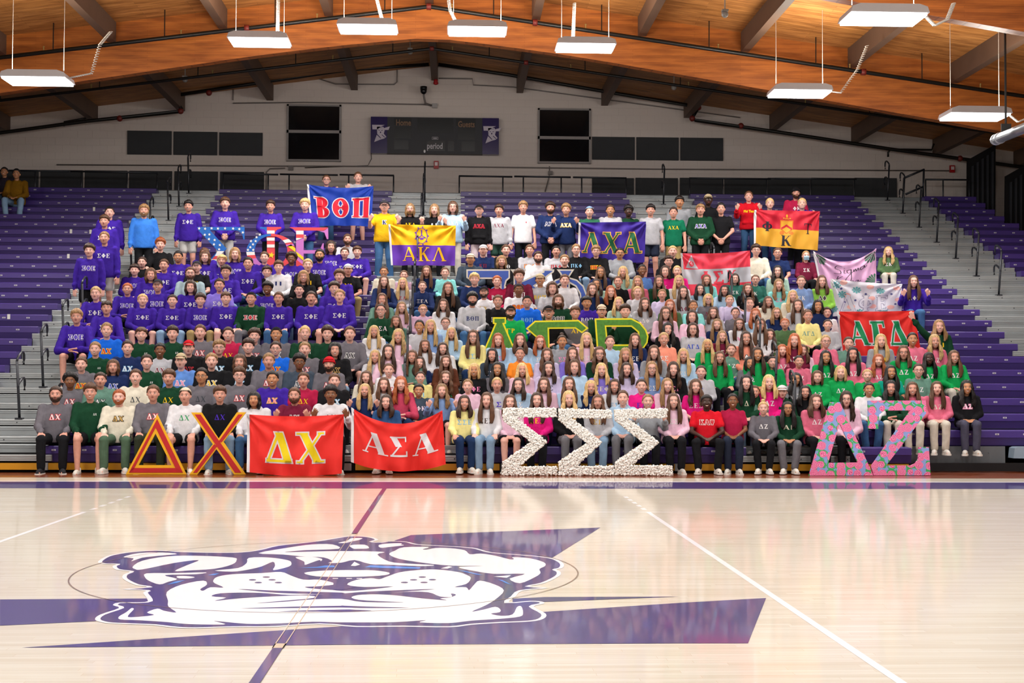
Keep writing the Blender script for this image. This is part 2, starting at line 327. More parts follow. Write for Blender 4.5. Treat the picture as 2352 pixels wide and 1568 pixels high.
white = [
 A((850,658),(960,632),(1120,628),(1220,638),(1080,652),(980,664),(905,688),(920,668)),
 A((915,725),(980,685),(1150,655),(1350,650),(1600,662),(1630,680),(1600,710),(1480,740),(1300,752),(1205,755),(1290,715),(1370,680),(1200,700),(980,745),(930,742)),
 A((1480,752),(1640,735),(1700,700),(1715,665),(1850,662),(1980,680),(2008,700),(1990,725),(1885,750),(1895,720),(1880,692),(1800,725),(1700,748),(1600,760)),
 A((1780,632),(2000,592),(2150,572),(2290,572),(2335,602),(2100,612),(1960,626),(2200,620))+B((0,618),(200,620),(300,626),(248,642),(330,690),(450,704),(640,715),(550,722),(320,712),(200,708),(90,680))+A((2352,698),(2262,700),(2290,688),(2230,662),(2100,656),(1950,642)),
 A((2035,660),(2150,658),(2218,672),(2210,688),(2200,680),(2140,700),(2100,713),(2095,690)),
 B((330,640),(370,615),(430,592),(600,590),(560,605),(590,608),(650,597),(750,598),(850,612),(885,640),(960,635),(1060,650),(1160,675),(1190,672),(1180,660),(1300,668),(1395,695),(1405,720),(1365,742),(1372,770),(1330,800),(1230,840),(1160,808),(1265,775),(1050,775),(900,752),(830,738),(820,727),(980,720),(750,718),(560,698),(400,672)),
 B((260,575),(340,565),(415,564),(410,572),(430,578),(330,590),(270,595)),
 A((2330,562),)+B((40,545),(70,530),(145,528),(120,542),(70,552),(30,562)),
 B((60,578),(160,574),(190,598),(120,602),(80,600)),
 A((1000,800),(1010,772),(1200,770),(1420,765),(1350,778),(1135,784),(1220,810),(1160,830),(1100,848),(1030,825)),
 A((1220,792),(1280,790),(1342,798),(1300,807),(1230,805)),
 A((1150,900),(1250,850),(1400,822),(1425,850),(1380,880),(1400,892),(1450,868),(1540,870),(1480,840),(1470,820),(1500,795),(1600,778),(1800,770),(1935,762),(2000,785),(2090,815),(2200,815),(2290,835),(2300,850),(2180,862),(2100,866),(2250,880))+B((0,893),(150,888),(360,862),(160,866),(40,850),(100,818),(200,805),(260,812),(300,800),(400,765),(520,750),(650,745),(800,762),(880,790),(890,812),(860,845),(780,866),(860,868),(880,888),(915,850),(955,822),(1060,850),(1120,890),(1070,945),(1000,990),(900,1035),(980,1022),(1060,1003),(1095,1020),(1090,1040),(1030,1050),(1100,1065),(1180,1055),(1210,1005),(1240,1000),(1252,1045),(1230,1070),(1100,1085),(900,1098),(740,1115),(540,1110),(585,1095),(450,1104),(300,1110),(0,1110))+A((2150,1106),(1900,1118),(1700,1120),(1480,1100),(1520,1112),(1540,1125),(1300,1122),(1150,1108),(950,1095),(830,1090),(820,1070),(870,1040),(905,1012),(922,1020),(885,1060),(900,1075),(1060,1060),(1012,1042),(1085,1015),(1130,1030),(1215,1042),(1160,1000),(1158,960)),
]
decal('logo_face', [sm(P, 3) for P in white], .0032, M_FWHITE, label='white face of the dog head emblem')
ell = lambda x, y, r=26, q=5: [(x+r*math.cos(i*.628), y+q*math.sin(i*.628)) for i in range(10)]
dark = [A((1458,930),(1520,910),(1700,905),(1840,910),(2000,922),(2200,917))+B((0,925),(200,915),(450,900),(600,903),(680,932),(760,935),(755,912),(790,920),(750,938),(680,945),(725,958),(560,945),(330,920),(150,918),(70,935),(120,955),(300,966),(430,972),(150,970),(0,948))+A((2150,952),(1950,968),(1770,978),(1950,962),(2160,942),(2130,925),(1900,930),(1650,945),(1480,962),(1560,940)),
 A((1640,880),(1900,892),(2352,905))+B((0,912),(200,897),(650,880),(300,908),(0,925))+A((2200,916),(1900,906)),
 A((1660,1015),(2000,1003),(2352,996))+B((0,995),(200,1002),(470,1010),(150,1012),(0,1008))+A((2000,1012)),
 A((1910,1035),(2352,1022))+B((100,1024),(210,1030),(0,1038))+A((2200,1036)),
 A((2300,820),(2352,812))+B((0,812),(60,822),(30,850),(100,866),(0,885))+A((2240,884),(2100,868),(2280,862))]
decal('logo_feature', [sm(P, 3) for P in dark]+[A(*ell(*p)) for p in ((1740,817),(1835,798),(1875,817),(1780,836),(1918,836))]+[B(*ell(*p)) for p in ((435,835),(498,817),(558,798),(570,835),(628,816))], .0038, M_PURP, label='purple eyes and muzzle of the emblem')
decal('logo_nose', [sm(A((2095,770),(2200,755),(2340,750))+B((100,750),(230,752),(330,768),(300,785),(150,795),(0,797))+A((2180,793)), 3), B((65,720),(90,692),(130,712),(95,722)), B((685,738),(740,722),(765,728),(730,740)), B((1045,795),(1170,785),(1140,803))]+[B(rect(x, 805, x+38, 810)[0], *rect(x, 805, x+38, 810)[1:]) for x in (-60, 35, 105)], .0038, M_FWHITE)
decal('logo_accent', [A((2050,735),(2180,728),(2240,718),(2300,718),(2310,730),(2200,734)), B((160,730),(200,716),(545,730),(540,741),(300,736)), A((1150,852),(1200,830),(1280,818),(1220,838)), A((1430,785),(1470,775),(1512,772),(1480,785)), B((800,750),(850,755),(980,785),(930,781)), B((1080,815),(1110,818),(1170,850),(1140,842))], .0038, M_FBLUE, label='blue accent strokes of the emblem')
decal('centre_line', [rect(-.026, 2.42, .026, 7.69), rect(-.026, -12, .026, -2.9)], .0042, M_CL, world=True, label='dark purple centre line')
decal('line_edge', [rect(-.03, -2.9, -.024, 2.42), rect(.024, -2.9, .03, 2.42), rect(-.03, -2.9, .03, -2.78)], .0042, mat('bare_board', 'e0cba8', .3, coat=.8, coatr=.035), world=True)
th = [2*math.pi*i/160 for i in range(160)]
decal('centre_circle', [[(1.829*math.cos(th[i]), 1.829*math.sin(th[i])), (1.829*math.cos(th[(i+1) % 160]), 1.829*math.sin(th[(i+1) % 160])), (1.82*math.cos(th[(i+1) % 160]), 1.82*math.sin(th[(i+1) % 160])), (1.82*math.cos(th[i]), 1.82*math.sin(th[i]))] for i in range(160)], .0042, mat('circle_paint', '8a7460', .3, coat=.8), world=True)
# ---------------------------------------------------------------- walls
XRDG, ZRDG, SLOPE = .3, 10.12, .136
def roofz(x): return ZRDG-SLOPE*abs(x-XRDG)
M_WALL = mat('painted_block', 'cbc0b9', .75, .25, var=.05, scale=.8, bump=.1, bscale=40); M_MORTAR = mat('painted_mortar', 'c0b5ae', .85, var=.04)
mb = MB()
mb.prism([(XL, 0), (XR, 0), (XR, roofz(XR)+.1), (XRDG, ZRDG+.1), (XL, roofz(XL)+.1)], [], YB, YB+.3)
WALL = mb.build('wall_back', M_MORTAR, kind='structure')
bl = MB(); bl.box((0, 0, 0), (.395, .008, .195)); me_block = bl.mesh('concrete_block', M_WALL)
cells = []
for j in range(26, 50):
    z = .1+j*.2
    for i in range(-64, 64):
        x = i*.4+(.2 if j % 2 else 0)
        if abs(x) < 20 and z-.1 < roofz(x): cells.append((x, z))
cells.sort(key=lambda c: (c[0]-.9)**2+((c[1]-8.2)*2.2)**2)
for x, z in cells[:300]: inst('concrete_block', me_block, WALL, (x, YB-.002, z))
mb = MB()
for x, z in cells[300:]: mb.box((x, YB-.002, z), (.395, .008, .195))
mb.build('concrete_block', M_WALL, WALL, kind='stuff')
mb = MB(); mb.lh((XL-.3, YF, 0), (XL, YB, 9)); mb.build('wall_left', M_WALL, kind='structure')
mb = MB(); mb.lh((XR, YF, 0), (XR+.3, YB, 9)); mb.build('wall_right', M_WALL, kind='structure')
mb = MB(); mb.lh((XL, YF-.3, 0), (XR, YF, 10.2)); mb.build('wall_front', M_WALL, kind='structure')
def board_mat(name, c1, c2, cm, row, axis=0, rough=.55):
    m, t, b = nt(name, rough, .4); L = t.links
    tc = node(t, 'ShaderNodeTexCoord'); mp = node(t, 'ShaderNodeMapping'); 
    br = node(t, 'ShaderNodeTexBrick', i_Scale=1.); br.offset = .43
    for k, v in (('Brick Width', 2.4), ('Row Height', row), ('Mortar Size', .003), ('Bias', 0.)): br.inputs[k].default_value = v
    for k, v in (('Color1', c1), ('Color2', c2), ('Mortar', cm)): br.inputs[k].default_value = (*srgb(v), 1)
    if axis: mp.inputs['Rotation'].default_value = (math.pi/2, 0, 0)
    L.new(tc.outputs['Object'], mp.inputs['Vector']); L.new(mp.outputs['Vector'], br.inputs['Vector'])
    nz = node(t, 'ShaderNodeTexNoise', i_Scale=1.2, i_Detail=6.); m2 = node(t, 'ShaderNodeMapping'); m2.inputs['Scale'].default_value = (1, 8, 8)
    L.new(tc.outputs['Object'], m2.inputs['Vector']); L.new(m2.outputs['Vector'], nz.inputs['Vector'])
    mx = node(t, 'ShaderNodeMix', data_type='RGBA', blend_type='MULTIPLY'); mx.inputs['Factor'].default_value = .7
    cr = node(t, 'ShaderNodeValToRGB'); cr.color_ramp.elements[0].position = .35; cr.color_ramp.elements[0].color = (.45, .36, .3, 1); cr.color_ramp.elements[1].position = .6
    L.new(nz.outputs['Fac'], cr.inputs['Fac']); L.new(br.outputs['Color'], mx.inputs['A']); L.new(cr.outputs['Color'], mx.inputs['B']); L.new(mx.outputs['Result'], b.inputs['Base Color'])
    bp = node(t, 'ShaderNodeBump', i_Strength=.2, i_Distance=.005); L.new(br.outputs['Fac'], bp.inputs['Height']); bp.invert = True; L.new(bp.outputs['Normal'], b.inputs['Normal'])
    return m
M_DECK = board_mat('stained_roof_boards', 'c08448', 'a87038', '7c4e26', .13)
M_BEAM = board_mat('glulam_beam', 'b4672a', 'a86026', '94521f', .04, 1, .45)
mb = MB()
for s in (-1, 1):
    xe = XL if s < 0 else XR
    mb.v += [(XRDG, YF, ZRDG), (xe, YF, roofz(xe)), (xe, YB, roofz(xe)), (XRDG, YB, ZRDG)]+[(XRDG, YF, ZRDG+.3), (xe, YF, roofz(xe)+.3), (xe, YB, roofz(xe)+.3), (XRDG, YB, ZRDG+.3)]
    b = len(mb.v)-8
    for f in ((0, 1, 2, 3), (4, 7, 6, 5), (0, 4, 5, 1), (1, 5, 6, 2), (2, 6, 7, 3), (3, 7, 4, 0)): mb.f.append(tuple(b+i for i in f)); mb.m.append(0)
mb.build('ceiling', M_DECK, kind='structure')
def beam(n, Y, w=.24):
    mb = MB(); xs = [XL+(XR-XL)*i/64 for i in range(65)]
    def lowz(x):
        a = abs(x-XRDG); z = 9.125-.163*a; k = max(0, 1-a/4.5); return z-.165*k*k
    P = [(x, lowz(x)) for x in xs]+[(x, roofz(x)+.02) for x in xs[::-1]]
    mb.prism(P, [], Y-w/2, Y+w/2); return mb.build('trim_%d' % n, M_BEAM, kind='structure')
BEAMS = [19.6, 12.7, 5.8, -1.1, -8.0]
for i, Y in enumerate(BEAMS): beam(i+1, Y)
M_PURL = mat('dark_stained_purlin', '5a4436', .6, var=.15, scale=3)
PX = [-8.95, -6.6, -4.2, -1.9, .3, 2.65, 5.0, 7.3, 9.7, 12.0, 14.3, -11.3, -13.6, 16.6]
k = 0
for x in PX:
    for j, (ya, yb) in enumerate(((19.72, 26.99), (12.82, 19.48))):
        mb = MB(); zr = roofz(x); mb.lh((x-.09, ya, zr-.42), (x+.09, yb, zr+.02))
        o = mb.build('purlin', M_PURL if j == 0 else M_PURL, bpy.data.objects['ceiling'])
        mb = MB(); mb.box((x, ya+.06, zr-.44), (.26, .14, .05)); mb.build('hanger_plate', mat('pale_steel', '9a8f80', .5, metal=.3), bpy.data.objects['ceiling'])
# ---------------------------------------------------------------- pipes under the roof
M_PIPE = mat('black_pipe', '14120f', .4, .4); M_REDP = mat('red_coupling', '6a1f18', .5)
def pipe(Y, drop, x0, x1, label, kinks=(), r=.045, cpl=()):
    r0 = empty('sprinkler_pipe', (XRDG, Y, ZRDG-drop), 0, label, 'pipe', 'sprinkler pipes under the roof')
    pts = [(x, 0, roofz(x)-ZRDG) for x in sorted([x0, XRDG, x1]+list(kinks)) for _ in (0,)]
    pts = [(p[0]-XRDG, 0, p[2]) for p in pts]
    mb = MB(); mb.tube(pts, r, 10); mb.build('pipe', M_PIPE, r0, True)
    mb = MB()
    x = x0+1.2
    while x < x1: mb.tube([(x-XRDG, 0, roofz(x)-ZRDG), (x-XRDG, 0, roofz(x)-ZRDG+drop-.01)], .012, 6); x += 2.35
    mb.build('hanger_rod', M_PIPE, r0, kind='stuff')
    for x in cpl:
        mb = MB(); z = roofz(x)-ZRDG; mb.tube([(x-XRDG-.05, 0, z), (x-XRDG+.05, 0, z)], r*1.6, 10); mb.build('coupling', M_REDP, r0, True)
    mb = MB(); x = x0+.6
    while x < x1: mb.tube([(x-XRDG, 0, roofz(x)-ZRDG+r), (x-XRDG, 0, roofz(x)-ZRDG+r+.07)], .015, 6); mb.ell((x-XRDG, 0, roofz(x)-ZRDG+r+.08), (.025, .025, .015), 8, 4); x += 2.9
    mb.build('sprinkler_head', mat('brass', 'b09a60', .35, metal=.8), r0, kind='stuff')
pipe(18.95, .62, XL+1, XR-1, 'black sprinkler pipe in front of the lit wooden beam', cpl=(XRDG, 2.6, 9.8, -3.6))
pipe(22.7, .6, XL+1, XR-1, 'black sprinkler pipe in the dark bay behind the wooden beam', cpl=(XRDG, 2.6), r=.035)
def pathpipe(name, P, Y, r, m, label, cat='pipe', group=None, ends=()):
    Q = [atY(u, v, Y) for u, v in P]; o0 = Q[0]
    mb = MB(); mb.tube([p-o0 for p in Q], r, 8)
    if not ends: o = mb.build(name, m, None, True, o0); return pset(o, label, cat, group)
    rt = empty(name, o0, 0, label, cat, group); mb.build('pipe', m, rt, True)
    for u, v in ends:
        p = atY(u, v, Y)-o0; mb = MB(); mb.ell(p, (r*1.7,)*3, 8, 6); mb.build('coupling', M_REDP, rt, True)
    return rt
pathpipe('sprinkler_pipe', [(-30,311),(0,305),(200,278),(413,256),(418,251),(397,224),(402,219),(620,186),(800,160),(985,148)], 26.45, .05, M_PIPE, 'black pipe along the left half of the back wall under the roof', ends=((415,255),(397,223),(480,213),(275,272)))
pathpipe('sprinkler_pipe', [(1007,148),(1170,172),(1400,212),(1590,243),(1606,246),(1590,270),(1596,276),(1800,305),(2050,343),(2352,384),(2400,391)], 26.45, .05, M_PIPE, 'black pipe along the right half of the back wall under the roof', ends=((1604,247),(1590,272),(1205,178),(1702,289),(2205,364)))
pathpipe('wall_pipe', [(2040,360),(2040,350),(2046,343),(2140,344),(2145,330)], 26.6, .03, M_PIPE, 'short black pipe stub on the upper right wall')
pathpipe('wall_pipe', [(147,290),(147,280),(205,270)], 26.6, .025, M_PIPE, 'short black pipe stub on the upper left wall')
M_CON = mat('painted_conduit', '77706d', .6)
for i, (P, l) in enumerate((([(535,237),(700,235),(980,240)], 'thin conduit running to the wall camera'), ([(535,205),(535,230)], 'short vertical conduit dropping from the roof'),
   ([(130,378),(640,381),(1000,382),(1500,388),(2180,392)], 'long thin conduit above the acoustic panels'), ([(655,386),(620,387),(612,395),(611,440)], 'bent conduit left of the left window'),
   ([(730,180),(770,193),(905,194),(912,188),(912,152)], 'bent conduit near the ridge on the left'), ([(1008,180),(1085,181),(1087,195),(1180,200),(1500,243),(1700,270)], 'conduit sloping under the roof on the right'),
   ([(852,350),(853,365),(845,380),(700,385)], 'loose black cable hanging from the scoreboard'), ([(1262,382),(1262,403),(1252,440)], 'conduit dropping below the right window'))):
    pathpipe('conduit' if 'cable' not in l else 'cable', P, YB-.06, .016 if 'cable' not in l else .009, M_CON if 'cable' not in l else M_PIPE, l, 'conduit' if 'cable' not in l else 'cable', 'conduits on the back wall' if 'cable' not in l else None)
# ---------------------------------------------------------------- things on the back wall
def wrect(u0, v0, u1, v1, Y): a = atY(u0, v1, Y); b = atY(u1, v0, Y); return a, b
M_PANEL = mat('grey_acoustic_cloth', '3b3c3e', .9, .1, var=.12, scale=3, bump=.3, bscale=200)
def panel(r, i, where):
    a, b = wrect(*r, YB-.06); mb = MB(); w, h = b.x-a.x, b.z-a.z; mb.box((0, 0, 0), (w, .05, h))
    P = inset([(-w/2, -h/2), (w/2, -h/2), (w/2, h/2), (-w/2, h/2)], .02); mb.prism(P, [], -.032, -.02)
    o = mb.build('acoustic_panel', M_PANEL, loc=((a.x+b.x)/2, YB-.04, (a.z+b.z)/2)); pset(o, where, 'panel', 'dark acoustic panels on the back wall')
names = ['leftmost', 'middle', 'rightmost']
for i, r in enumerate(((292,301,394,354), (398,303,499,355), (503,305,603,356))): panel(r, i, '%s dark panel of the upper row left of the left window' % names[i])
for i, r in enumerate(((1360,315,1458,366), (1462,316,1559,367), (1563,317,1661,368))): panel(r, i, '%s dark panel of the upper row right of the right window' % names[i])
for i, (u0, u1) in enumerate(((-20, 88), (92, 190), (194, 292), (296, 395), (400, 500), (505, 606))): panel((u0, 390+i, u1, 462), i, 'low dark panel behind the top benches, number %s from the left edge' % ['one', 'two', 'three', 'four', 'five', 'six'][i])
for i, (u0, u1) in enumerate(((1360, 1456), (1460, 1557), (1562, 1660), (1664, 1760), (1764, 1860), (1864, 1960), (1964, 2060))): panel((u0, 409, u1, 464), i, 'low dark panel right of the right window, %s from the window' % ['first', 'second', 'third', 'fourth', 'fifth', 'sixth', 'seventh'][i])
M_GLASS, _t, _b = nt('dark_glass', .08, .6); _b.inputs['Base Color'].default_value = (.006, .006, .007, 1); _n = node(_t, 'ShaderNodeTexNoise', i_Scale=2.); _bp = node(_t, 'ShaderNodeBump', i_Strength=.03); _t.links.new(_n.outputs['Fac'], _bp.inputs['Height']); _t.links.new(_bp.outputs['Normal'], _b.inputs['Normal'])
M_FRAME = mat('painted_window_frame', '8a8482', .6)
for n, (o_, panes) in enumerate((((658,241,784,370), ((662,244,781,299), (663,307,782,366))), ((1235,250,1357,375), ((1238,252,1354,307), (1238,314,1354,373))))):
    a, b = wrect(*o_, YB-.05); c = (a+b)/2; w, h = b.x-a.x, b.z-a.z
    wn = empty('window_%d' % (n+1), (c.x, YB, c.z), kind='structure')
    zm = (atY(700, [303, 310.5][n], YB).z)-c.z
    mb = MB(); t = .05
    for q in (((-w/2, -.08, -h/2), (-w/2+t, 0, h/2)), ((w/2-t, -.08, -h/2), (w/2, 0, h/2)), ((-w/2, -.08, h/2-t), (w/2, 0, h/2)), ((-w/2, -.1, -h/2), (w/2, 0, -h/2+t)), ((-w/2, -.08, zm-.04), (w/2, 0, zm+.04))): mb.lh(*q)
    mb.build('window_frame', M_FRAME, wn)
    for z0, z1 in ((-h/2+t, zm-.04), (zm+.04, h/2-t)):
        mb = MB(); mb.lh((-w/2+t, -.035, z0), (w/2-t, -.02, z1)); mb.build('pane', M_GLASS, wn)
# scoreboard
a, b = wrect(851, 271, 1146, 351, YB-.25); c = (a+b)/2; w, h = b.x-a.x, b.z-a.z
sb = empty('scoreboard', (c.x, YB-.02, c.z), 0, 'dark wall scoreboard with purple end panels between the windows', 'scoreboard')
mb = MB(); mb.box((0, -.1, 0), (w*.745, .2, h)); mb.build('cabinet', mat('scoreboard_black', '1d1c22', .5), sb)
M_SBP = mat('scoreboard_purple', '23104e', .22, .5); M_LG = mat('pale_logo', 'b9b0bd', .5)
sx = w/295; 
def S(u, v): return ((u-998.5)*sx, -(v-311)*h/80)
for u0, u1 in ((851, 889), (1108, 1146)):
    mb = MB(); p = S(u0, 351); q = S(u1, 271); mb.lh((p[0], -.21, p[1]), (q[0], 0, q[1])); e = mb.build('end_panel', M_SBP, sb, label='purple end panel')
    ou = u0-1 if u0 < 900 else u0-2
    mb = MB()
    for P in ([(4,19),(33,19),(26,22),(16,29),(5,29)], [(31,26),(45,22),(42,30),(33,30)], [(15,23),(30,23),(33,31),(31,38),(37,45),(32,49),(24,51),(9,57),(16,38)]):
        mb.prism([S(ou+x, 270+y) for x, y in P], [], -.216, -.211)
    mb.build('emblem', M_LG, e, label='white bulldog and letter emblem')
    mb = MB()
    for P in ([(18,25),(29,25),(29,25.6),(18,25.6)], [(18,30),(22,31),(22,32),(18,31)], [(29,30),(25,31),(25,32),(29,31)], [(22,34),(25,34),(24.5,37),(22.5,37)], [(15,38),(25,48),(24,49),(14,40)], [(27,40),(34,46),(33,47),(26,41)]):
        mb.prism([S(ou+x, 270+y) for x, y in P], [], -.218, -.215)
    mb.build('emblem_line', M_SBP, e)
M_SCR = mat('score_display', '0c0b0d', .3)
for r in ((906,292,945,318), (958,273,1041,305), (1051,292,1091,320), (905,322,938,342), (1060,323,1091,345), (980,322,1022,345), (1028,322,1043,345), (904,273,945,289), (1047,273,1092,290)):
    mb = MB(); p = S(r[0], r[3]); q = S(r[2], r[1]); mb.lh((p[0], -.208, p[1]), (q[0], -.19, q[1])); mb.build('display', M_SCR, sb)
for s_, u, v, sz, m in (('Home', 926, 284, .2, mat('amber_lettering', '7a5c44', .6)), ('Guests', 1071, 286, .2, MATS['amber_lettering']), ('period', 998.5, 334.5, .2, mat('pale_lettering', 'b5b0b5', .6)), ('DAKT', 999, 317, .06, MATS['pale_lettering'])):
    if s_ == 'DAKT':
        mb = MB(); p = S(992, 320); q = S(1006, 314)
        for e0, e1 in (((p[0], p[1]), (q[0], p[1]+.008)), ((p[0], q[1]-.008), (q[0], q[1])), ((p[0], p[1]), (p[0]+.008, q[1])), ((q[0]-.008, p[1]), (q[0], q[1])), ((p[0]+.03, (p[1]+q[1])/2-.012), (q[0]-.03, (p[1]+q[1])/2+.012))): mb.lh((e0[0], -.212, e0[1]), (e1[0], -.208, e1[1]))
        mb.build('maker_badge', m, sb); continue
    me = text_mesh(s_, sz); me.materials.clear(); me.materials.append(m); p = S(u, v); o = inst('lettering', me, sb, (p[0], -.214, p[1])); o.scale = (.82, 1, 1.15)
mb = MB(); p = S(975, 346); mb.ell((p[0], -.22, p[1]), (.03, .03, .045), 10, 6); mb.build('horn', M_WHITE, sb, True)
# red alarm devices, camera
for u, v, wpx, hpx, l in ((1002, 378.5, 11, 18, 'red fire alarm strobe below the scoreboard'), (2187, 388, 12, 17, 'red fire alarm strobe at the far right of the wall')):
    p = atY(u, v, YB-.06); mb = MB(); mb.box((0, 0, 0), (wpx/85, .06, hpx/85)); mb.box((0, -.035, .02), (wpx/140, .02, hpx/190), 1)
    o = mb.build('fire_alarm', [mat('alarm_red', 'a3121a', .4), mat('alarm_lens', 'd8c8c8', .2)], loc=p); pset(o, l, 'alarm')
p = atY(1001, 187, YB-.1); mb = MB(); mb.ell((0, 0, 0), (.06, .06, .1), 10, 8); mb.ell((0, 0, -.05), (.075, .07, .045), 10, 6); mb.lh((-.04, 0, -.02), (.04, .1, .05)); o = mb.build('alarm_bell', MATS['alarm_red'], loc=p, smooth=True); pset(o, 'small red bell hanging under the roof ridge', 'alarm')
p = atY(973, 209, YB-.35); cm = empty('security_camera', p, 0, 'dome camera on a bracket high on the wall above the scoreboard', 'camera')
mb = MB(); mb.ell((0, 0, 0), (.09, .09, .09), 14, 8); mb.tube([(0, 0, .03), (0, 0, .12)], .095, 14); mb.build('dome', mat('camera_black', '101012', .2), cm, True)
mb = MB(); mb.tube([(0, 0, -.1), (.02, .05, -.2), (.05, .15, -.31), (.2, .3, -.33)], .03, 8); mb.build('bracket', M_CON, cm, True)
mb = MB(); mb.box((.3, .3, -.34), (.14, .08, .12)); mb.build('junction_box', mat('box_grey', '9b9694', .5), cm)
p = atY(1264, 397, YB-.05); mb = MB(); mb.box((0, 0, 0), (.12, .1, .1)); mb.box((0, -.055, 0), (.07, .02, .06)); o = mb.build('junction_box', M_CON, loc=p); pset(o, 'small grey box under the right window', 'box')
p = atY(668, 386, YB-.05); mb = MB(); mb.box((0, 0, 0), (.13, .1, .11)); mb.box((0, -.055, 0), (.07, .02, .06)); o = mb.build('junction_box', M_CON, loc=p); pset(o, 'small grey box under the left window', 'box')
for i, (u, v) in enumerate(((425, 183), (942, 119), (1548, 201), (1665, 33))):
    p = atY(u, v, 24. if i < 3 else 16.); mb = MB(); mb.ell((0, 0, 0), (.07, .07, .07), 8, 6); mb.box((0, 0, .07), (.12, .12, .04)); mb.tube([(0, 0, .08), (0, 0, roofz(p.x)-p.z)], .012, 6)
    o = mb.build('smoke_detector', mat('detector_grey', '8a8680', .5), loc=p); pset(o, ['small detector under the dark roof at the left', 'small detector under the dark roof near the ridge', 'small detector under the dark roof at the right', 'small detector under the lit roof boards at upper right'][i], 'detector', 'detectors under the roof')
# ---------------------------------------------------------------- ceiling light fixtures
M_LAMP = emis('led_diffuser', 'fbfdff', 9.); M_HOUS = mat('fixture_housing', 'b8b8ba', .4, metal=.3); M_CORD = mat('white_cord', 'c9c4bb', .6)
mb = MB(); mb.prism([(-.6, 0), (-.57, .09), (-.45, .13), (.45, .13), (.57, .09), (.6, 0)], [], -.36, .36); me_h = mb.mesh('housing', M_HOUS)
mb = MB(); mb.lh((-.57, -.33, -.035), (.57, .33, .004)); me_d = mb.mesh('diffuser', M_LAMP)
LGT = bpy.data.lights.new('led_light', 'AREA'); LGT.shape = 'RECTANGLE'; LGT.size = 1.1; LGT.size_y = .6; LGT.energy = LIGHT_W; LGT.color = (1., .978, .945); LGT.spread = math.radians(165)
UPL = bpy.data.lights.new('uplight', 'AREA'); UPL.shape = 'RECTANGLE'; UPL.size = 1.0; UPL.size_y = .5; UPL.energy = 95; UPL.color = (1., .93, .8)
PTL = bpy.data.lights.new('side_glow', 'POINT'); PTL.shadow_soft_size = .22; PTL.energy = POINT_W; PTL.color = (1., .978, .945)
def coil(P, r=.03, turns=34):
    pts = [Vector(p) for p in P]; out = []; N = turns*8
    for i in range(N+1):
        s = i/N*(len(pts)-1); a = min(int(s), len(pts)-2); f = s-a; p = pts[a].lerp(pts[a+1], f); t = i*math.pi/4; out.append(p+Vector((r*math.cos(t), r*math.sin(t), 0)))
    return out
def fixture(p, label, group, view=True, cord=None, rz=0):
    rt = empty('ceiling_light', p, rz, label, 'light fixture', group)
    inst('housing', me_h, rt); inst('diffuser', me_d, rt)
    for s in (-1, 1):
        mb = MB(); x = s*.48; mb.tube([(x, 0, .12), (x, 0, roofz(p[0]+x)-p[2]-.01)], .006 if view else .01, 5); mb.build('suspension_wire', M_CORD, rt)
    if cord:
        mb = MB(); mb.tube(coil(cord), .008, 4); mb.build('power_cord', M_CORD, rt, True, label='coiled white cord')
    if view:
        l = bpy.data.objects.new('lamp', UPL); COL.objects.link(l); l.parent = rt; l.location = (0, 0, .2); l.rotation_euler = (math.pi, 0, 0)
    l = bpy.data.objects.new('lamp', PTL); COL.objects.link(l); l.parent = rt; l.location = (0, 0, -.32)
    l = bpy.data.objects.new('lamp', LGT); COL.objects.link(l); l.parent = rt; l.location = (0, 0, -.06)
    return rt
cords = [[(.55, 0, .05), (1.0, 0, .15), (1.15, 0, .7), (1.3, .2, 1.0)], [(.35, 0, .12), (.36, 0, .9)], [(.3, 0, .12), (.1, 0, .9)], [(-.4, 0, .12), (-.55, .0, .4), (-.62, 0, .9)], [(-.25, 0, .12), (-.22, 0, .9)], [(.6, 0, .05), (.85, 0, .02), (1.2, 0, .5), (1.4, 0, 1.0)], [(.6, 0, .1), (.85, 0, -.1), (1.2, 0, .05), (1.4, .1, .8)]]
ordn = ['first', 'second', 'third', 'fourth', 'fifth', 'sixth', 'seventh']
for i, (u, v) in enumerate(FIX_VIEW):
    p = atY(u, v+4, 17.0 if i not in (0, 6) else 15.6); fixture(p, '%s lit ceiling fixture from the left in front of the wooden beam' % ordn[i], 'lit ceiling fixtures in front of the beam', True, cords[i])
fixture(atY(2028, 42, 10.2), 'nearest lit ceiling fixture, alone at the top right of the picture', 'lit ceiling fixtures in front of the beam', True, [(.6, 0, .1), (.8, 0, -.1), (1.0, 0, 0), (1.1, 0, .25)])
for j, Y in enumerate((8.8, 3.8, -1.5, -6.5)):
    for i, x in enumerate((-11, -6.6, -2.2, 2.2, 6.6, 11)):
        if j == 0 and i == 4: continue
        fixture((x, Y, 8.1-.07*abs(x)), 'lit ceiling fixture hanging over the court outside the picture', 'ceiling fixtures over the court', False)
# truss tube at the far right
p = atY(2285, 322, 13.5); q = atY(2400, 275, 9.5); rt = empty('roof_tube', p, 0, 'thick grey tube entering at the right under the beam', 'tube')
mb = MB(); mb.tube([(0, 0, 0), q-p], .085, 16); mb.build('tube', mat('galvanised_tube', '8c9296', .35, metal=.8), rt, True)
mb = MB(); mb.tube([(q-p)*.12+Vector((0, 0, 0)), (q-p)*.135], .1, 16); mb.tube([(q-p)*.05, (q-p)*.03], .1, 16); mb.build('clamp_band', mat('bright_band', 'c5cdd6', .3, metal=.6), rt, True)
mb = MB(); mb.lh((.12, .0, .06), (.3, .02, .3)); mb.tube([(.2, 0, .3), (.2, 0, roofz(p.x)-p.z-.5)], .02, 6); mb.build('hanger_bracket', M_PIPE, rt)
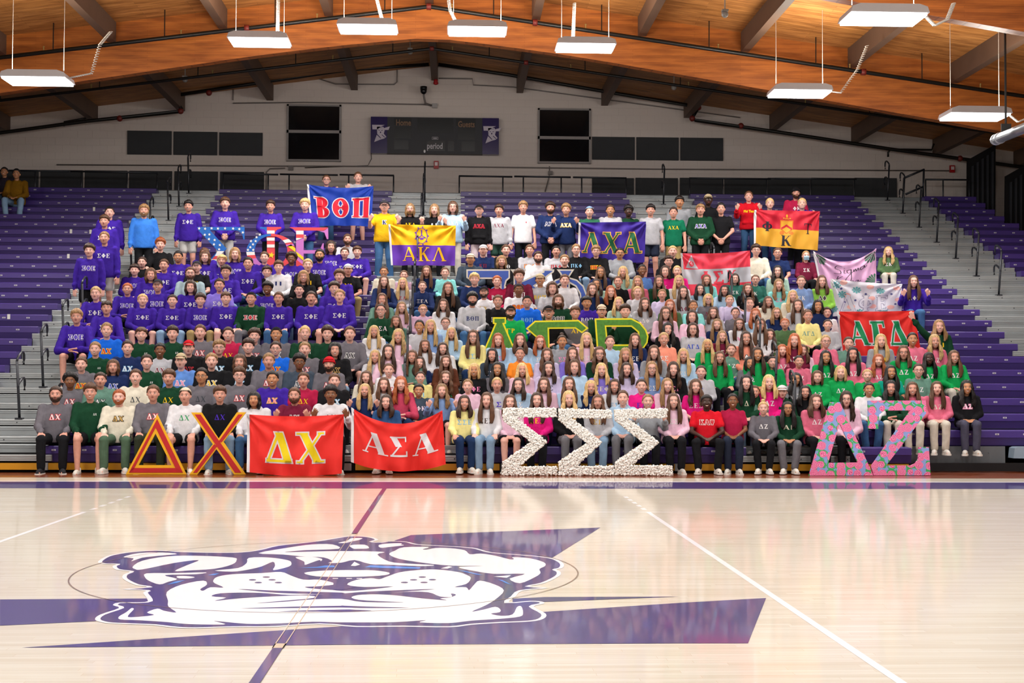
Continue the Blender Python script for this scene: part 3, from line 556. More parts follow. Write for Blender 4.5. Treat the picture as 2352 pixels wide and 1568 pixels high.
# ================================================================ BLEACHERS
M_BENCH = mat('purple_bench_plastic', '43307a', .38, .5, var=.1, scale=1.2); M_BENCH_SHADE = mat('purple_bench_shaded', '32225f', .42, .5, var=.1, scale=1.2)  # lower bench face gets a darker copy, its downward-facing shade painted in
M_ALU = mat('anodised_aluminium', 'a9adae', .42, .5, .35, var=.1, scale=2.5); M_ALU2 = mat('brushed_step', '9aa0a2', .4, .5, .35, var=.14, scale=2)
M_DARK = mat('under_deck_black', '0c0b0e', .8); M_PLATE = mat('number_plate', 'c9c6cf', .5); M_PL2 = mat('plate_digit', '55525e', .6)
def exx(mb, prof, x0, x1, mi=0, mfn=None):
    n = len(prof); b = len(mb.v)
    mb.v += [(x0, y, z) for y, z in prof]+[(x1, y, z) for y, z in prof]
    for i in range(n):
        j = (i+1) % n; mb.f.append((b+i, b+j, b+n+j, b+n+i)); mb.m.append(mfn(i) if mfn else mi)
    mb.f.append(tuple(b+i for i in range(n))); mb.m.append(mi); mb.f.append(tuple(b+n+i for i in range(n))[::-1]); mb.m.append(mi)
BPROF = [(.012, 0), (.0, -.012), (-.004, -.115), (.008, -.122), (.02, -.236), (.03, -.25), (.25, -.25), (.27, -.02), (.26, 0), (.2, .004), (.1, -.004)]
SECT = [(-15.2, -6.9, 1, 'leftmost block of purple benches, mostly empty'), (-5.27, -.77, 1, 'block of purple benches behind the crowd in purple sweatshirts'), (1.03, 5.41, 1, 'middle block of purple benches under the blue letters'),
        (7.11, 11.5, 1, 'block of purple benches right of the crowd'), (13.4, 14.8, 3, 'narrow rightmost block of purple benches')]
rng = random.Random(3)
stick = mat('paper_sticker', 'e4e4dc', .6)
for si, (x0, x1, k0, lab) in enumerate(SECT):
    rt = empty('bleacher_section', ((x0+x1)/2, Y0, 0), 0, lab, 'bleachers', 'bleacher blocks'); cx = (x0+x1)/2
    for k in range(k0, NROW+1):
        y, z = rowY(k)-Y0, rowZ(k); a, b = x0-cx, x1-cx
        if si == 3 and k == 1: b = 8.0-cx
        if si == 4: b += max(0, (22-k)*.12)
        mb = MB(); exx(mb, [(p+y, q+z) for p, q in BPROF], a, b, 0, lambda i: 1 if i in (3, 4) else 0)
        bo = mb.build('bench', [M_BENCH, M_BENCH_SHADE], rt)
        mb = MB(); off = rng.uniform(0, .45); x = a+.12+off*.3
        while x < b-.1:
            mb.box((x, y-.006, z-.062), (.062, .008, .026)); mb.box((x-.009, y-.0105, z-.062), (.01, .002, .014), 1); mb.box((x+.009, y-.0105, z-.062), (.01, .002, .014), 1); x += .4572
        mb.build('number_plate', [M_PLATE, M_PL2], bo, kind='stuff')
        mb = MB(); mb.lh((a, y+.28, deckZ(k)-.05), (b, y+RUN+.26, deckZ(k)-.012)); mb.build('foot_deck', M_ALU, rt)
    mb = MB(); a, b = x0-cx, x1-cx
    mb.prism([(0, 0)], [], 0, 0) if 0 else None
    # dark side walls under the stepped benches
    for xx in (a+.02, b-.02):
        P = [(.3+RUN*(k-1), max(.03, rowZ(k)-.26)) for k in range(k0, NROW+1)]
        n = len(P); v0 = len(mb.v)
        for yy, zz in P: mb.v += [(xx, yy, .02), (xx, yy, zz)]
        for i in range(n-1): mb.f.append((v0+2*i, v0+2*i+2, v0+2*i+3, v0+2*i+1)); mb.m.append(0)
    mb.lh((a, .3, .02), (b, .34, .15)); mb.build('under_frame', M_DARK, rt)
    if si == 1:
        for (u, v) in ((299, 484), (255, 530), (214, 480),): pass
# stickers on the left block
for u, v, k in ((163+53, 480, 22), (163, 531, 19), (208, 532, 19), (157, 588, 16), (20, 727, 10)):
    p = atY(u, v, rowY(k)-.012); mb = MB(); mb.box((0, 0, 0), (.055, .004, .095)); o = mb.build('paper_sticker', stick, loc=p); pset(o, {480: 'white paper sticker on the highest marked bench of the left block', 531: 'left one of two white stickers side by side on a left bench', 532: 'right one of two white stickers side by side on a left bench', 588: 'white sticker near the standing man in dark shorts', 727: 'white sticker at the far left of the picture'}[v], 'sticker', 'white stickers on the benches')
# aisles
AIS = [(-6.9, -5.27, 'aluminium aisle stairs on the left'), (-.77, 1.03, 'aluminium aisle stairs in the middle, behind the yellow and purple flag'), (5.41, 7.11, 'aluminium aisle stairs right of the middle'), (11.5, 13.4, 'aluminium aisle stairs at the right')]
M_SCREW = mat('dark_bolt', '202225', .5)
for ai, (x0, x1, lab) in enumerate(AIS):
    cx = (x0+x1)/2; rt = empty('aisle_stairs', (cx, Y0, 0), 0, lab, 'stairs', 'aisle stairs')
    a, b = x0-cx, x1-cx
    for k in range(1, NROW+1):
        y, z = rowY(k)-Y0, deckZ(k); w = .0
        # ribbed deck nosing, then the half step behind it
        mb = MB(); exx(mb, [(y-.02, z), (y-.025, z-.008), (y-.025, z-.028), (y-.018, z-.032), (y-.018, z-.04), (y-.025, z-.044), (y-.025, z-.062), (y-.018, z-.066), (y-.018, z-.074), (y-.025, z-.078), (y-.025, z-.092), (y, z-.095), (y+.6, z-.06), (y+.6, z)], a-.1, b+.1)
        d = mb.build('deck', M_ALU, rt)
        mb = MB()
        for xx in (a+.12, a+.5*(b-a), b-.12): mb.tube([(xx, y-.03, z-.05), (xx, y-.02, z-.05)], .01, 6)
        mb.build('bolt', M_SCREW, d, kind='stuff')
        zs = rowZ(k)+.004
        mb = MB(); exx(mb, [(y+.3, zs), (y+.292, zs-.01), (y+.3, zs-.02), (y+.3, zs-.05), (y+.306, zs-.055), (y+.306, z+.004), (y+.61, z+.004), (y+.61, zs)], a+.0, b-.0)
        st = mb.build('step', M_ALU2, rt)
    mb = MB()
    for k in range(1, NROW): y, z = rowY(k)-Y0, deckZ(k); mb.lh((a, y+.605, z-.3), (b, y+.63, z+.1))
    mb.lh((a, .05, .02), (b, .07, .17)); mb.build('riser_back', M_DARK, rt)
# yellow wooden kickboard
M_KICK = mat('varnished_yellow_wood', 'c98f1c', .4, .5, var=.2, scale=1.5)
for i, (x0, x1) in enumerate(((-15.2, -5.35), (-5.22, -.84), (-.6, 1.6), (1.75, 4.3), (4.42, 7.95))):
    mb = MB(); mb.lh((x0, Y0-.02, .045), (x1, Y0+.04, .145)); o = mb.build('kick_board', M_KICK); pset(o, ['yellow wooden board at the foot of the left aisle', 'yellow wooden board below the front bench on the left', 'short yellow wooden board behind the hanging white letter flag', 'yellow wooden board behind the fluffy white letters', 'yellow wooden board at the feet of the right front row'][i], 'board', 'yellow kick boards')
mb = MB(); mb.lh((-15.2, Y0+.06, 0), (7.95, Y0+.1, .3)); o = mb.build('gap_shade', M_DARK); pset(o, 'black gap under the front bench', 'panel')  # black slab puts the shade of the gap under the bench into colour
mb = MB()
for x in (-5.285, -.72, 1.68, 4.36): mb.lh((x-.06, Y0-.03, .04), (x+.06, Y0+.05, .15))
o = mb.build('board_clamp', M_ALU, kind='stuff'); pset(o, 'grey metal clamps between the yellow boards', 'clamp')
# grey front panel at the right
mb = MB(); mb.lh((8.02, Y0+.585, .02), (9.72, Y0+.62, .4)); mb.lh((8.02, Y0+.575, .06), (9.72, Y0+.6, .075))
for x in (8.3, 8.42, 9.2, 9.45): mb.tube([(x, Y0+.575, .3), (x, Y0+.59, .3)], .008, 6)
o = mb.build('front_panel', mat('grey_steel_panel', '6f7478', .4, metal=.3)); pset(o, 'plain grey metal panel below the right benches', 'panel')
mb = MB(); mb.lh((9.74, Y0+.62, .0), (15, Y0+.8, .12)); o = mb.build('gap_shade', M_DARK); pset(o, 'black gap at the lower right corner of the bleachers', 'panel')  # another black slab, painting the shade of the corner gap
mb = MB(); c0 = (9.78, Y0+.45, .3)
mb.prism([(9.78, .22), (11.4, .2), (11.4, .4), (9.85, .4), (9.8, .38)], [], Y0+.4, Y0+.62); o = mb.build('bench_end_cover', mat('blue_grey_plastic', '8fa3b3', .4)); pset(o, 'pale blue grey rounded bench end at the lower right edge', 'cover')
# ---------------------------------------------------------------- handrails in the aisles
def handrail(x, k, label, H=.93, hooks=(1., .55), grp='aisle handrails'):
    y, z = rowY(k)+.02, deckZ(k); rt = empty('handrail', (x, y, z), 0, label, 'handrail', grp)
    mb = MB(); mb.box((0, .0, .012), (.12, .1, .025)); mb.box((0, -.02, -.02), (.1, .03, .08)); mb.build('base_plate', M_RAILM, rt)
    top = Vector((0, -.16, H)); mb = MB(); mb.tube([(0, 0, .02), (0, -.05, .3), top], .022, 10); mb.build('post', M_RAILM, rt, True)
    for h in hooks:
        c = Vector((0, -.05-.11*h*.9, H*h)) if h < 1 else top
        pts = [c, c+Vector((0, .02, .04)), c+Vector((0, .1, .09)), c+Vector((0, .22, .145)), c+Vector((0, .3, .15)), c+Vector((0, .34, .11)), c+Vector((0, .345, .03)), c+Vector((0, .335, -.05))]
        mb = MB(); mb.tube(pts, .02, 8); mb.build('hook_grip', M_RAILM, rt, True)
    return rt
NTH = ['lowest', 'second lowest', 'third', 'fourth', 'fifth', 'sixth', 'seventh', 'eighth', 'ninth', 'tenth', 'eleventh', 'twelfth']
for ai, (x, ks, nm) in enumerate(((-6.06, (2.7, 4.7, 6.7, 8.7, 14.6, 18.1, 20.6, 22.6, 24.6), 'left aisle'), (.1, (2.6, 4.6, 7, 9, 11, 13.6, 16.2, 19.4, 21.5, 24.5), 'middle aisle'), (6.3, (2, 4, 6.5, 8.5, 10.5, 12.7, 15, 24.5), 'aisle right of the middle'), (12.4, (12.7, 14.8, 16.7, 18.7, 20.6, 22.6, 24.7), 'right aisle'))):
    for i, k in enumerate(ks):
        handrail(x, round(k), 'dark post handrail with hooked grips, %s going up the %s' % (NTH[i] if i < len(ks)-1 else 'topmost one', nm))
# ---------------------------------------------------------------- guard rails behind the top bench
ytop = rowY(25)+.55
def guard(u0, u1, v0, v1, posts, label):
    a = atY(u0, v0, ytop); b = atY(u1, v1, ytop); rt = empty('guard_rail', a, 0, label, 'railing', 'guard rails behind the top bench')
    mb = MB(); d = b-a; mb.tube([(0, 0, 0), d], .025, 8); mb.build('top_rail', M_RAILM, rt, True)
    for u in posts:
        t = (u-u0)/(u1-u0); p = d*t; mb = MB(); mb.tube([p, (p.x, p.y, 6.2-a.z)], .02, 8); mb.build('post', M_RAILM, rt, True)
L8 = 'thin dark guard rail behind the top bench, '
guard(-20, 158, 391, 393, (81,), L8+'at the left edge'); guard(162, 361, 393, 397, (187, 292, 361), L8+'behind the left block')
guard(512, 639, 398, 401, (513, 616), L8+'left end of the second block'); guard(643, 776, 400, 402, (664,), L8+'behind the blue flag holders'); guard(780, 905, 401, 403, (801, 904), L8+'right end of the second block')
guard(1054, 1177, 404, 406, (1055, 1155), L8+'left part of the middle block'); guard(1181, 1311, 405, 407, (1202, 1289), L8+'centre part of the middle block'); guard(1316, 1439, 407, 409, (1336, 1438), L8+'right part of the middle block')
guard(1583, 1770, 409, 411, (1584, 1660, 1761), L8+'left part of the fourth block'); guard(1778, 1967, 410, 411, (1862, 1962), L8+'right part of the fourth block')
guard(2125, 2226, 412, 413, (2126, 2166, 2226), L8+'right of the right aisle')
# sloped end rail at the right aisle
rt = empty('end_rail', atY(2078, 408, ytop-.3), 0, 'sloped two bar black railing at the top of the right aisle', 'railing'); o0 = Vector(rt.location)
for q in (((2078, 408), (2123, 389)), ((2080, 446), (2120, 429)), ((2122, 388), (2120, 455)), ((2077, 408), (2074, 455))):
    mb = MB(); mb.tube([atY(*q[0], ytop-.3)-o0, atY(*q[1], ytop-.3)-o0], .028, 8); mb.build('rail_bar', M_RAILM, rt, True)
# folded black bleachers against the right side
for i in range(6):
    x = 14.95+i*.75; zt = 8.1-i*.55-.1; y = 26.3-i*.75
    rt = empty('folded_bleacher', (x, y, 0), 0, 'upright black slatted frame at the upper right, %s from the back wall' % ordn[i], 'bleachers', 'folded black bleacher frames')
    mb = MB(); mb.prism([(-.05, 4.2), (.75, 4.2), (.8, zt), (.0, zt-.45)], [], .05, .1); mb.build('backing', M_DARK, rt)
    for j in range(5):
        mb = MB(); xx = .08+j*.14; mb.prism([(xx, 4.3), (xx+.05, 4.3), (xx+.08, zt-.1-.5*(1-j/5)), (xx+.03, zt-.12-.5*(1-j/5))], [], -.01, .05); mb.build('slat', mat('grey_slat', '34363c', .5), rt)
# ================================================================ LETTERS AND FLAGS
def pc(ox, oy, s): return lambda *P: [(ox+x/s, oy+y/s) for x, y in P]
def board(name, outer, holes, Y, th, mats, label, grp=None, cat='letter', edge=0, edgem=None, lean=0, layers=(), zmin=None):
    "a flat cut-out letter at depth Y, given by its outline; layers: (part, polygons, material)"
    o3 = [atY(u, v, Y) for u, v in outer]; cx = sum(p.x for p in o3)/len(o3); z0 = min(p.z for p in o3)
    if zmin is not None: dz = zmin-z0
    else: dz = 0
    f = lambda P: [(p.x-cx, p.z-z0) for p in (atY(u, v, Y) for u, v in P)]
    rt = empty(name, (cx, Y, z0+dz), 0, label, cat, grp); rt.rotation_euler = (lean, 0, 0)
    O = f(outer); H = [f(h) for h in holes]
    mb = MB(); mb.prism(O, H, 0, th); bd = mb.build('board', mats, rt)
    if edge:
        mb = MB(); mb.prism(inset(O, edge), [inset(h, -edge) for h in H], -.006, .001); mb.build('painted_face', edgem, rt)
    for nm, polys, m, d in layers:
        mb = MB()
        for P in polys: mb.prism(f(P), [], -d, .001)
        mb.build(nm, m, rt)
    return rt, O, H
M_YEL = mat('yellow_board_paint', 'e0a80c', .5); M_CRIM = mat('crimson_board_paint', 'b0161c', .55, var=.12, scale=12)
c = pc(40, 720, 3.92)
board('letter_delta', c((1252,905),(1520,1445),(975,1445)), [c((1238,1075),(1385,1360),(1088,1360))], 10.22, .04, M_YEL, 'red letter delta with yellow edges standing on the floor', 'red and yellow standing letters', lean=-.06, zmin=.005,
      layers=[('red_stripe', [c((1252,945),(1005,1427),(1045,1400),(1240,1020)), c((1252,945),(1490,1427),(1430,1400),(1238,1020)), c((1005,1427),(1490,1427),(1435,1386),(1040,1386))], M_CRIM, .006)])
c = pc(400, 720, 3.921)
board('letter_chi', c((145,885),(240,885),(395,1122),(560,883),(642,883),(440,1150),(645,1445),(540,1445),(378,1215),(208,1445),(135,1445),(345,1172)), [], 10.22, .04, M_YEL, 'red letter chi with yellow edges standing on the floor', 'red and yellow standing letters', lean=-.06, zmin=.005,
      layers=[('red_stripe', [c((180,903),(232,903),(605,1427),(548,1427)), c((612,903),(572,903),(395,1150),(425,1155)), c((172,1427),(205,1427),(385,1190),(358,1170))], M_CRIM, .006)])
# fluffy white sigmas
M_FLUF = mat('white_tissue_flowers', 'f6f4ee', .9, .1, var=.03, scale=20, bump=.6, bscale=60); M_WOODB = mat('raw_board', 'ddd2c0', .7)
fl = [((1156,937),(1279,937),(1279,957),(1185,958),(1257,1015),(1193,1071),(1280,1071),(1280,1091),(1154,1091),(1154,1061),(1220,1015),(1155,965)),
      ((1283,939),(1405,942),(1405,961),(1312,960),(1384,1016),(1323,1071),(1410,1071),(1410,1092),(1283,1092),(1283,1061),(1348,1018),(1283,965)),
      ((1411,942),(1533,940),(1532,961),(1442,962),(1515,1018),(1450,1070),(1545,1071),(1545,1093),(1413,1093),(1413,1063),(1478,1018),(1413,967))]
def inside(P, x, z):
    c = False; n = len(P)
    for i in range(n):
        a, b = P[i], P[i-1]
        if (a[1] > z) != (b[1] > z) and x < (b[0]-a[0])*(z-a[1])/(b[1]-a[1])+a[0]: c = not c
    return c
rg = random.Random(5)
for i, P in enumerate(fl):
    rt, O, H = board('letter_sigma', list(P), [], 10.12, .05, M_WOODB, 'fluffy white letter sigma on the floor, %s of the three' % ['left', 'middle', 'right'][i], 'fluffy white letters', lean=-.05, zmin=.01)
    mb = MB(); xs = [p[0] for p in O]; zs = [p[1] for p in O]; cnt = 0; x = min(xs)
    st = .0175
    while x < max(xs):
        z = min(zs)
        while z < max(zs)+.01:
            px, pz = x+rg.uniform(-.01, .01), z+rg.uniform(-.01, .01)
            if inside(O, px, pz):
                r = rg.uniform(.016, .024); R = Matrix.Rotation(rg.uniform(0, 3), 3, 'Y') @ Matrix.Rotation(rg.uniform(0, 3), 3, 'X')
                mb.ell((px, -.01-rg.uniform(0, .022), pz), (r, r*rg.uniform(.45, .8), r*rg.uniform(.5, 1.)), 5, 3, 0, R)
            z += st
        x += st
    mb.build('tissue_flowers', M_FLUF, rt, True, kind='stuff')
# rose painted letters
def rose_mat():
    m, t, b = nt('rose_painting', .5, .4); L = t.links; tc = node(t, 'ShaderNodeTexCoord')
    mp = node(t, 'ShaderNodeMapping'); mp.inputs['Scale'].default_value = (1, 0, 1); L.new(tc.outputs['Object'], mp.inputs['Vector'])
    wn = node(t, 'ShaderNodeTexNoise', i_Scale=28., i_Detail=1.); L.new(mp.outputs['Vector'], wn.inputs['Vector'])
    vo = node(t, 'ShaderNodeTexVoronoi', i_Scale=7.2, i_Randomness=.4, voronoi_dimensions='3D'); L.new(mp.outputs['Vector'], vo.inputs['Vector'])
    sub = node(t, 'ShaderNodeVectorMath', operation='SUBTRACT'); L.new(vo.outputs['Position'], sub.inputs[1])
    L.new(mp.outputs['Vector'], sub.inputs[0])
    ad = node(t, 'ShaderNodeMath', operation='MULTIPLY_ADD'); ad.inputs[1].default_value = .16; L.new(wn.outputs['Fac'], ad.inputs[0]); L.new(vo.outputs['Distance'], ad.inputs[2])
    sn = node(t, 'ShaderNodeMath', operation='MULTIPLY'); sn.inputs[1].default_value = 62.; L.new(ad.outputs[0], sn.inputs[0])
    sp = node(t, 'ShaderNodeSeparateXYZ'); L.new(sub.outputs[0], sp.inputs[0]); at = node(t, 'ShaderNodeMath', operation='ARCTAN2'); L.new(sp.outputs['X'], at.inputs[0]); L.new(sp.outputs['Z'], at.inputs[1])
    a3 = node(t, 'ShaderNodeMath', operation='MULTIPLY_ADD'); a3.inputs[1].default_value = 3.; L.new(at.outputs[0], a3.inputs[0]); L.new(sn.outputs[0], a3.inputs[2])
    si = node(t, 'ShaderNodeMath', operation='SINE'); L.new(a3.outputs[0], si.inputs[0])
    pk = node(t, 'ShaderNodeValToRGB'); e = pk.color_ramp.elements; e[0].position = .25; e[0].color = (*srgb('d93a86'), 1); e[1].position = .75; e[1].color = (*srgb('f3a3c6'), 1)
    hm = node(t, 'ShaderNodeMapRange'); hm.inputs['From Min'].default_value = -1; L.new(si.outputs[0], hm.inputs['Value']); L.new(hm.outputs[0], pk.inputs['Fac'])
    bg = node(t, 'ShaderNodeMix', data_type='RGBA'); bg.inputs['A'].default_value = (*srgb('3fae62'), 1); bg.inputs['B'].default_value = (*srgb('8aa2dc'), 1)
    n2 = node(t, 'ShaderNodeTexNoise', i_Scale=9., i_Detail=0.); L.new(mp.outputs['Vector'], n2.inputs['Vector']); r2 = node(t, 'ShaderNodeMapRange'); r2.inputs['From Min'].default_value = .5; r2.inputs['From Max'].default_value = .52; L.new(n2.outputs['Fac'], r2.inputs['Value'])
    r3 = node(t, 'ShaderNodeMapRange'); r3.inputs['From Min'].default_value = .74; r3.inputs['From Max'].default_value = .75; L.new(ad.outputs[0], r3.inputs['Value'])
    mxx = node(t, 'ShaderNodeMath', operation='MAXIMUM'); L.new(r2.outputs[0], mxx.inputs[0]); L.new(r3.outputs[0], mxx.inputs[1]); L.new(mxx.outputs[0], bg.inputs['Factor'])
    r1 = node(t, 'ShaderNodeMapRange'); r1.inputs['From Min'].default_value = .58; r1.inputs['From Max'].default_value = .59; L.new(ad.outputs[0], r1.inputs['Value'])
    mx = node(t, 'ShaderNodeMix', data_type='RGBA'); L.new(r1.outputs[0], mx.inputs['Factor']); L.new(pk.outputs['Color'], mx.inputs['A']); L.new(bg.outputs['Result'], mx.inputs['B']); L.new(mx.outputs['Result'], b.inputs['Base Color']); return m
M_ROSE = rose_mat()
c = pc(1850, 900, 7.84)
board('letter_delta', c((465,175),(640,175),(1225,1497),(65,1497)), [c((630,560),(945,1262),(415,1268))], 10.2, .035, M_ROSE, 'letter delta painted with pink roses on blue standing on the floor', 'rose painted letters', lean=-.05, zmin=.005)
board('letter_zeta', c((1145,150),(2190,148),(2192,380),(1460,1318),(1900,1318),(1985,1280),(2040,1200),(2052,990),(2232,990),(2255,1495),(1230,1497),(1185,1330),(1915,325),(1440,330),(1350,400),(1330,500),(1325,660),(1150,660)), [], 10.24, .035, M_ROSE, 'letter zeta painted with pink roses on blue standing on the floor', 'rose painted letters', lean=-.05, zmin=.005)
# green letters
M_GRN = mat('brushed_green_paint', '4a842c', .6, var=.6, scale=22); M_YE2 = mat('bright_yellow_edge', 'e8dc1e', .6)
c = pc(1060, 600, 5.345); Yg = rowY(7)-.42
for nm, O, H, l in (('letter_alpha', c((385,685),(548,685),(548,765),(525,770),(700,1180),(560,1180),(535,1100),(400,1100),(370,1180),(235,1180),(408,770),(385,765)), [], 'green letter alpha with yellow edge held in the crowd'),
    ('letter_gamma', c((790,825),(900,728),(1440,718),(1560,820),(1478,882),(1395,825),(1075,828),(1085,1180),(965,1180),(965,975),(925,940)), [], 'green letter gamma with yellow edge held in the crowd'),
    ('letter_rho', c((1635,700),(2090,697),(2200,755),(2270,840),(2297,920),(2285,1000),(2240,1065),(2170,1105),(1790,1110),(1790,1180),(1670,1180)), [c((1778,803),(2085,803),(2165,870),(2170,950),(2110,1018),(1800,1020))], 'green letter rho with yellow edge held in the crowd')):
    board(nm, O, H, Yg, .03, M_YE2, l, 'green letters with yellow edges', edge=.028, edgem=M_GRN)
# blue letters
M_LBL = mat('blue_letter_paint', '4465c4', .55); M_LWH = mat('white_letter_edge', 'eceadf', .6)
Yb = rowY(11)-.44
for nm, O, H, l in (('letter_pi', c((60,98),(595,98),(595,205),(555,240),(540,300),(540,420),(475,420),(475,215),(205,215),(205,420),(128,420),(128,250),(60,200)), [], 'blue letter pi with white edge held in the crowd'),
    ('letter_kappa', c((600,98),(790,98),(790,115),(752,150),(750,235),(1000,125),(1000,98),(1140,98),(1135,130),(905,300),(1130,480),(880,480),(750,340),(750,480),(640,480),(640,150)), [], 'blue letter kappa with white edge held in the crowd'),
    ('letter_phi', c((1170,98),(1385,98),(1345,160),(1322,195),(1420,225),(1500,300),(1545,420),(1540,560),(1480,660),(1322,720),(1322,760),(1230,760),(1230,720),(1100,660),(1030,560),(1030,420),(1075,300),(1150,225),(1232,195),(1210,150)), [c((1330,270),(1400,310),(1450,400),(1460,480),(1430,580),(1330,650)), c((1225,270),(1225,650),(1130,580),(1105,480),(1115,400),(1160,310))], 'blue letter phi with white edge held in the crowd')):
    board(nm, O, H, Yb+(.0 if nm != 'letter_phi' else .02), .03, M_LWH, l, 'blue letters with white edges', edge=.03, edgem=M_LBL)
# flag pattern letters
M_USB = mat('flag_blue_paint', '1160b4', .55); M_USR = mat('flag_red_paint', 'd8444c', .55); M_USW = mat('flag_white_paint', 'e6e6e2', .55); M_LIL = mat('lilac_paint', 'c070bc', .55); M_YP = mat('yellow_paint', 'e8d020', .55)
c = pc(450, 500, 7.35); Ys = rowY(14)-.2
def star(x, y, r=26): return c(*[(x+(r if i % 2 == 0 else r*.45)*math.sin(i*math.pi/5+.2), y-(r if i % 2 == 0 else r*.45)*math.cos(i*math.pi/5+.2)) for i in range(10)])
board('letter_sigma', c((22,155),(820,155),(820,365),(800,365),(785,290),(750,240),(690,212),(235,210),(518,522),(480,560),(180,900),(700,900),(700,990),(20,990),(20,940),(370,560),(40,210)), [], Ys, .03, M_USB, 'letter sigma painted with white stars on blue, held up by the crowd', 'flag patterned letters',
   layers=[('star', [star(x, y) for x, y in ((55,180),(155,185),(265,178),(372,182),(492,180),(628,182),(733,190),(792,248),(150,287),(228,282),(220,360),(316,375),(305,450),(405,460),(392,533))], M_USW, .006), ('stripe', [c((365,562),(478,562),(405,645),(320,645)), c((265,700),(362,700),(320,752),(215,765))], M_USW, .004), ('red_stripe', [c((320,645),(405,645),(362,700),(270,700)), c((215,765),(320,752),(180,900),(90,900))], M_USR, .004)])
def arc(cx, cy, rx, ry, ix, iy, a0, a1, n=10): 
    A_ = [math.radians(a0+(a1-a0)*i/n) for i in range(n+1)]; return [(cx+rx*math.cos(a), cy-ry*math.sin(a)) for a in A_]+[(cx+ix*math.cos(a), cy-iy*math.sin(a)) for a in A_[::-1]]
ringL = c(*arc(1268, 565, 415, 292, 278, 258, 90, 270, 20)); ringR = c(*arc(1268, 565, 415, 292, 278, 258, 90, -90, 20))
stem = c((1085,155),(1438,155),(1438,180),(1370,200),(1330,250),(1330,1000),(1438,1010),(1438,1030),(1085,1030),(1085,1010),(1198,1000),(1198,250),(1160,200),(1085,180))
rt, _, _ = board('letter_phi', stem, [], Ys, .03, M_USR, 'letter phi painted with several flags, held up by the crowd', 'flag patterned letters',
   layers=[('white_stripe', [c((1200,y),(1330,y),(1330,y+52),(1200,y+52)) for y in (215, 335, 450)], M_USW, .005), ('blue_corner', [c((1085,156),(1198,156),(1198,245),(1160,198),(1085,180))], M_USB, .005), ('gold_star', [star(1275, 630, 55)], M_YP, .007),
     ('left_ring', [ringL], M_USB, .012), ('right_ring', [ringR], M_USR, .012), ('star', [star(x, y) for x, y in ((1025,330),(930,395),(1010,395),(965,450),(920,498),(880,543),(970,543),(1080,285))], M_USW, .018),
     ('ring_stripe', [c(*arc(1268, 565, 416, 293, 277, 257, a, a+13, 3)) for a in (32,)]+[c(*arc(1268, 565, 416, 293, 277, 257, a, a+12, 3)) for a in (182,)], M_USW, .016), ('lower_stripe', [c(*arc(1268, 565, 416, 293, 277, 257, 194, 207, 3))], M_USR, .016), ('lilac_patch', [c(*arc(1268, 565, 416, 293, 277, 257, 207, 240, 5)), c(*arc(1268, 565, 416, 293, 277, 257, 18, 25, 3))], M_LIL, .016), ('yellow_band', [c((1545,480),(1610,450),(1680,520),(1682,580))], M_YP, .016)])
board('letter_epsilon', c((1570,160),(2230,165),(2235,360),(2210,360),(2170,250),(2050,215),(1818,215),(1818,545),(2090,545),(2140,430),(2155,430),(2155,690),(2140,690),(2090,603),(1818,603),(1818,950),(2240,950),(2240,1030),(1570,1030),(1690,980),(1690,250),(1640,190)), [], Ys-.01, .03, M_LIL, 'letter epsilon painted red, white and lilac, held up by the crowd', 'flag patterned letters',
   layers=[('red_area', [c((1570,160),(2230,165),(2160,215),(1690,215),(1640,185)), c((1692,282),(1817,282),(1817,338),(1692,338)), c((1692,700),(1817,800),(1817,940),(1692,940))], M_USR, .005), ('white_stripe', [c((1692,218),(1817,218),(1817,280),(1692,280)), c((1692,340),(1800,340),(1692,382))], M_USW, .005), ('yellow_band', [c((1692,570),(1817,665),(1817,725),(1692,625))], M_YP, .006)])
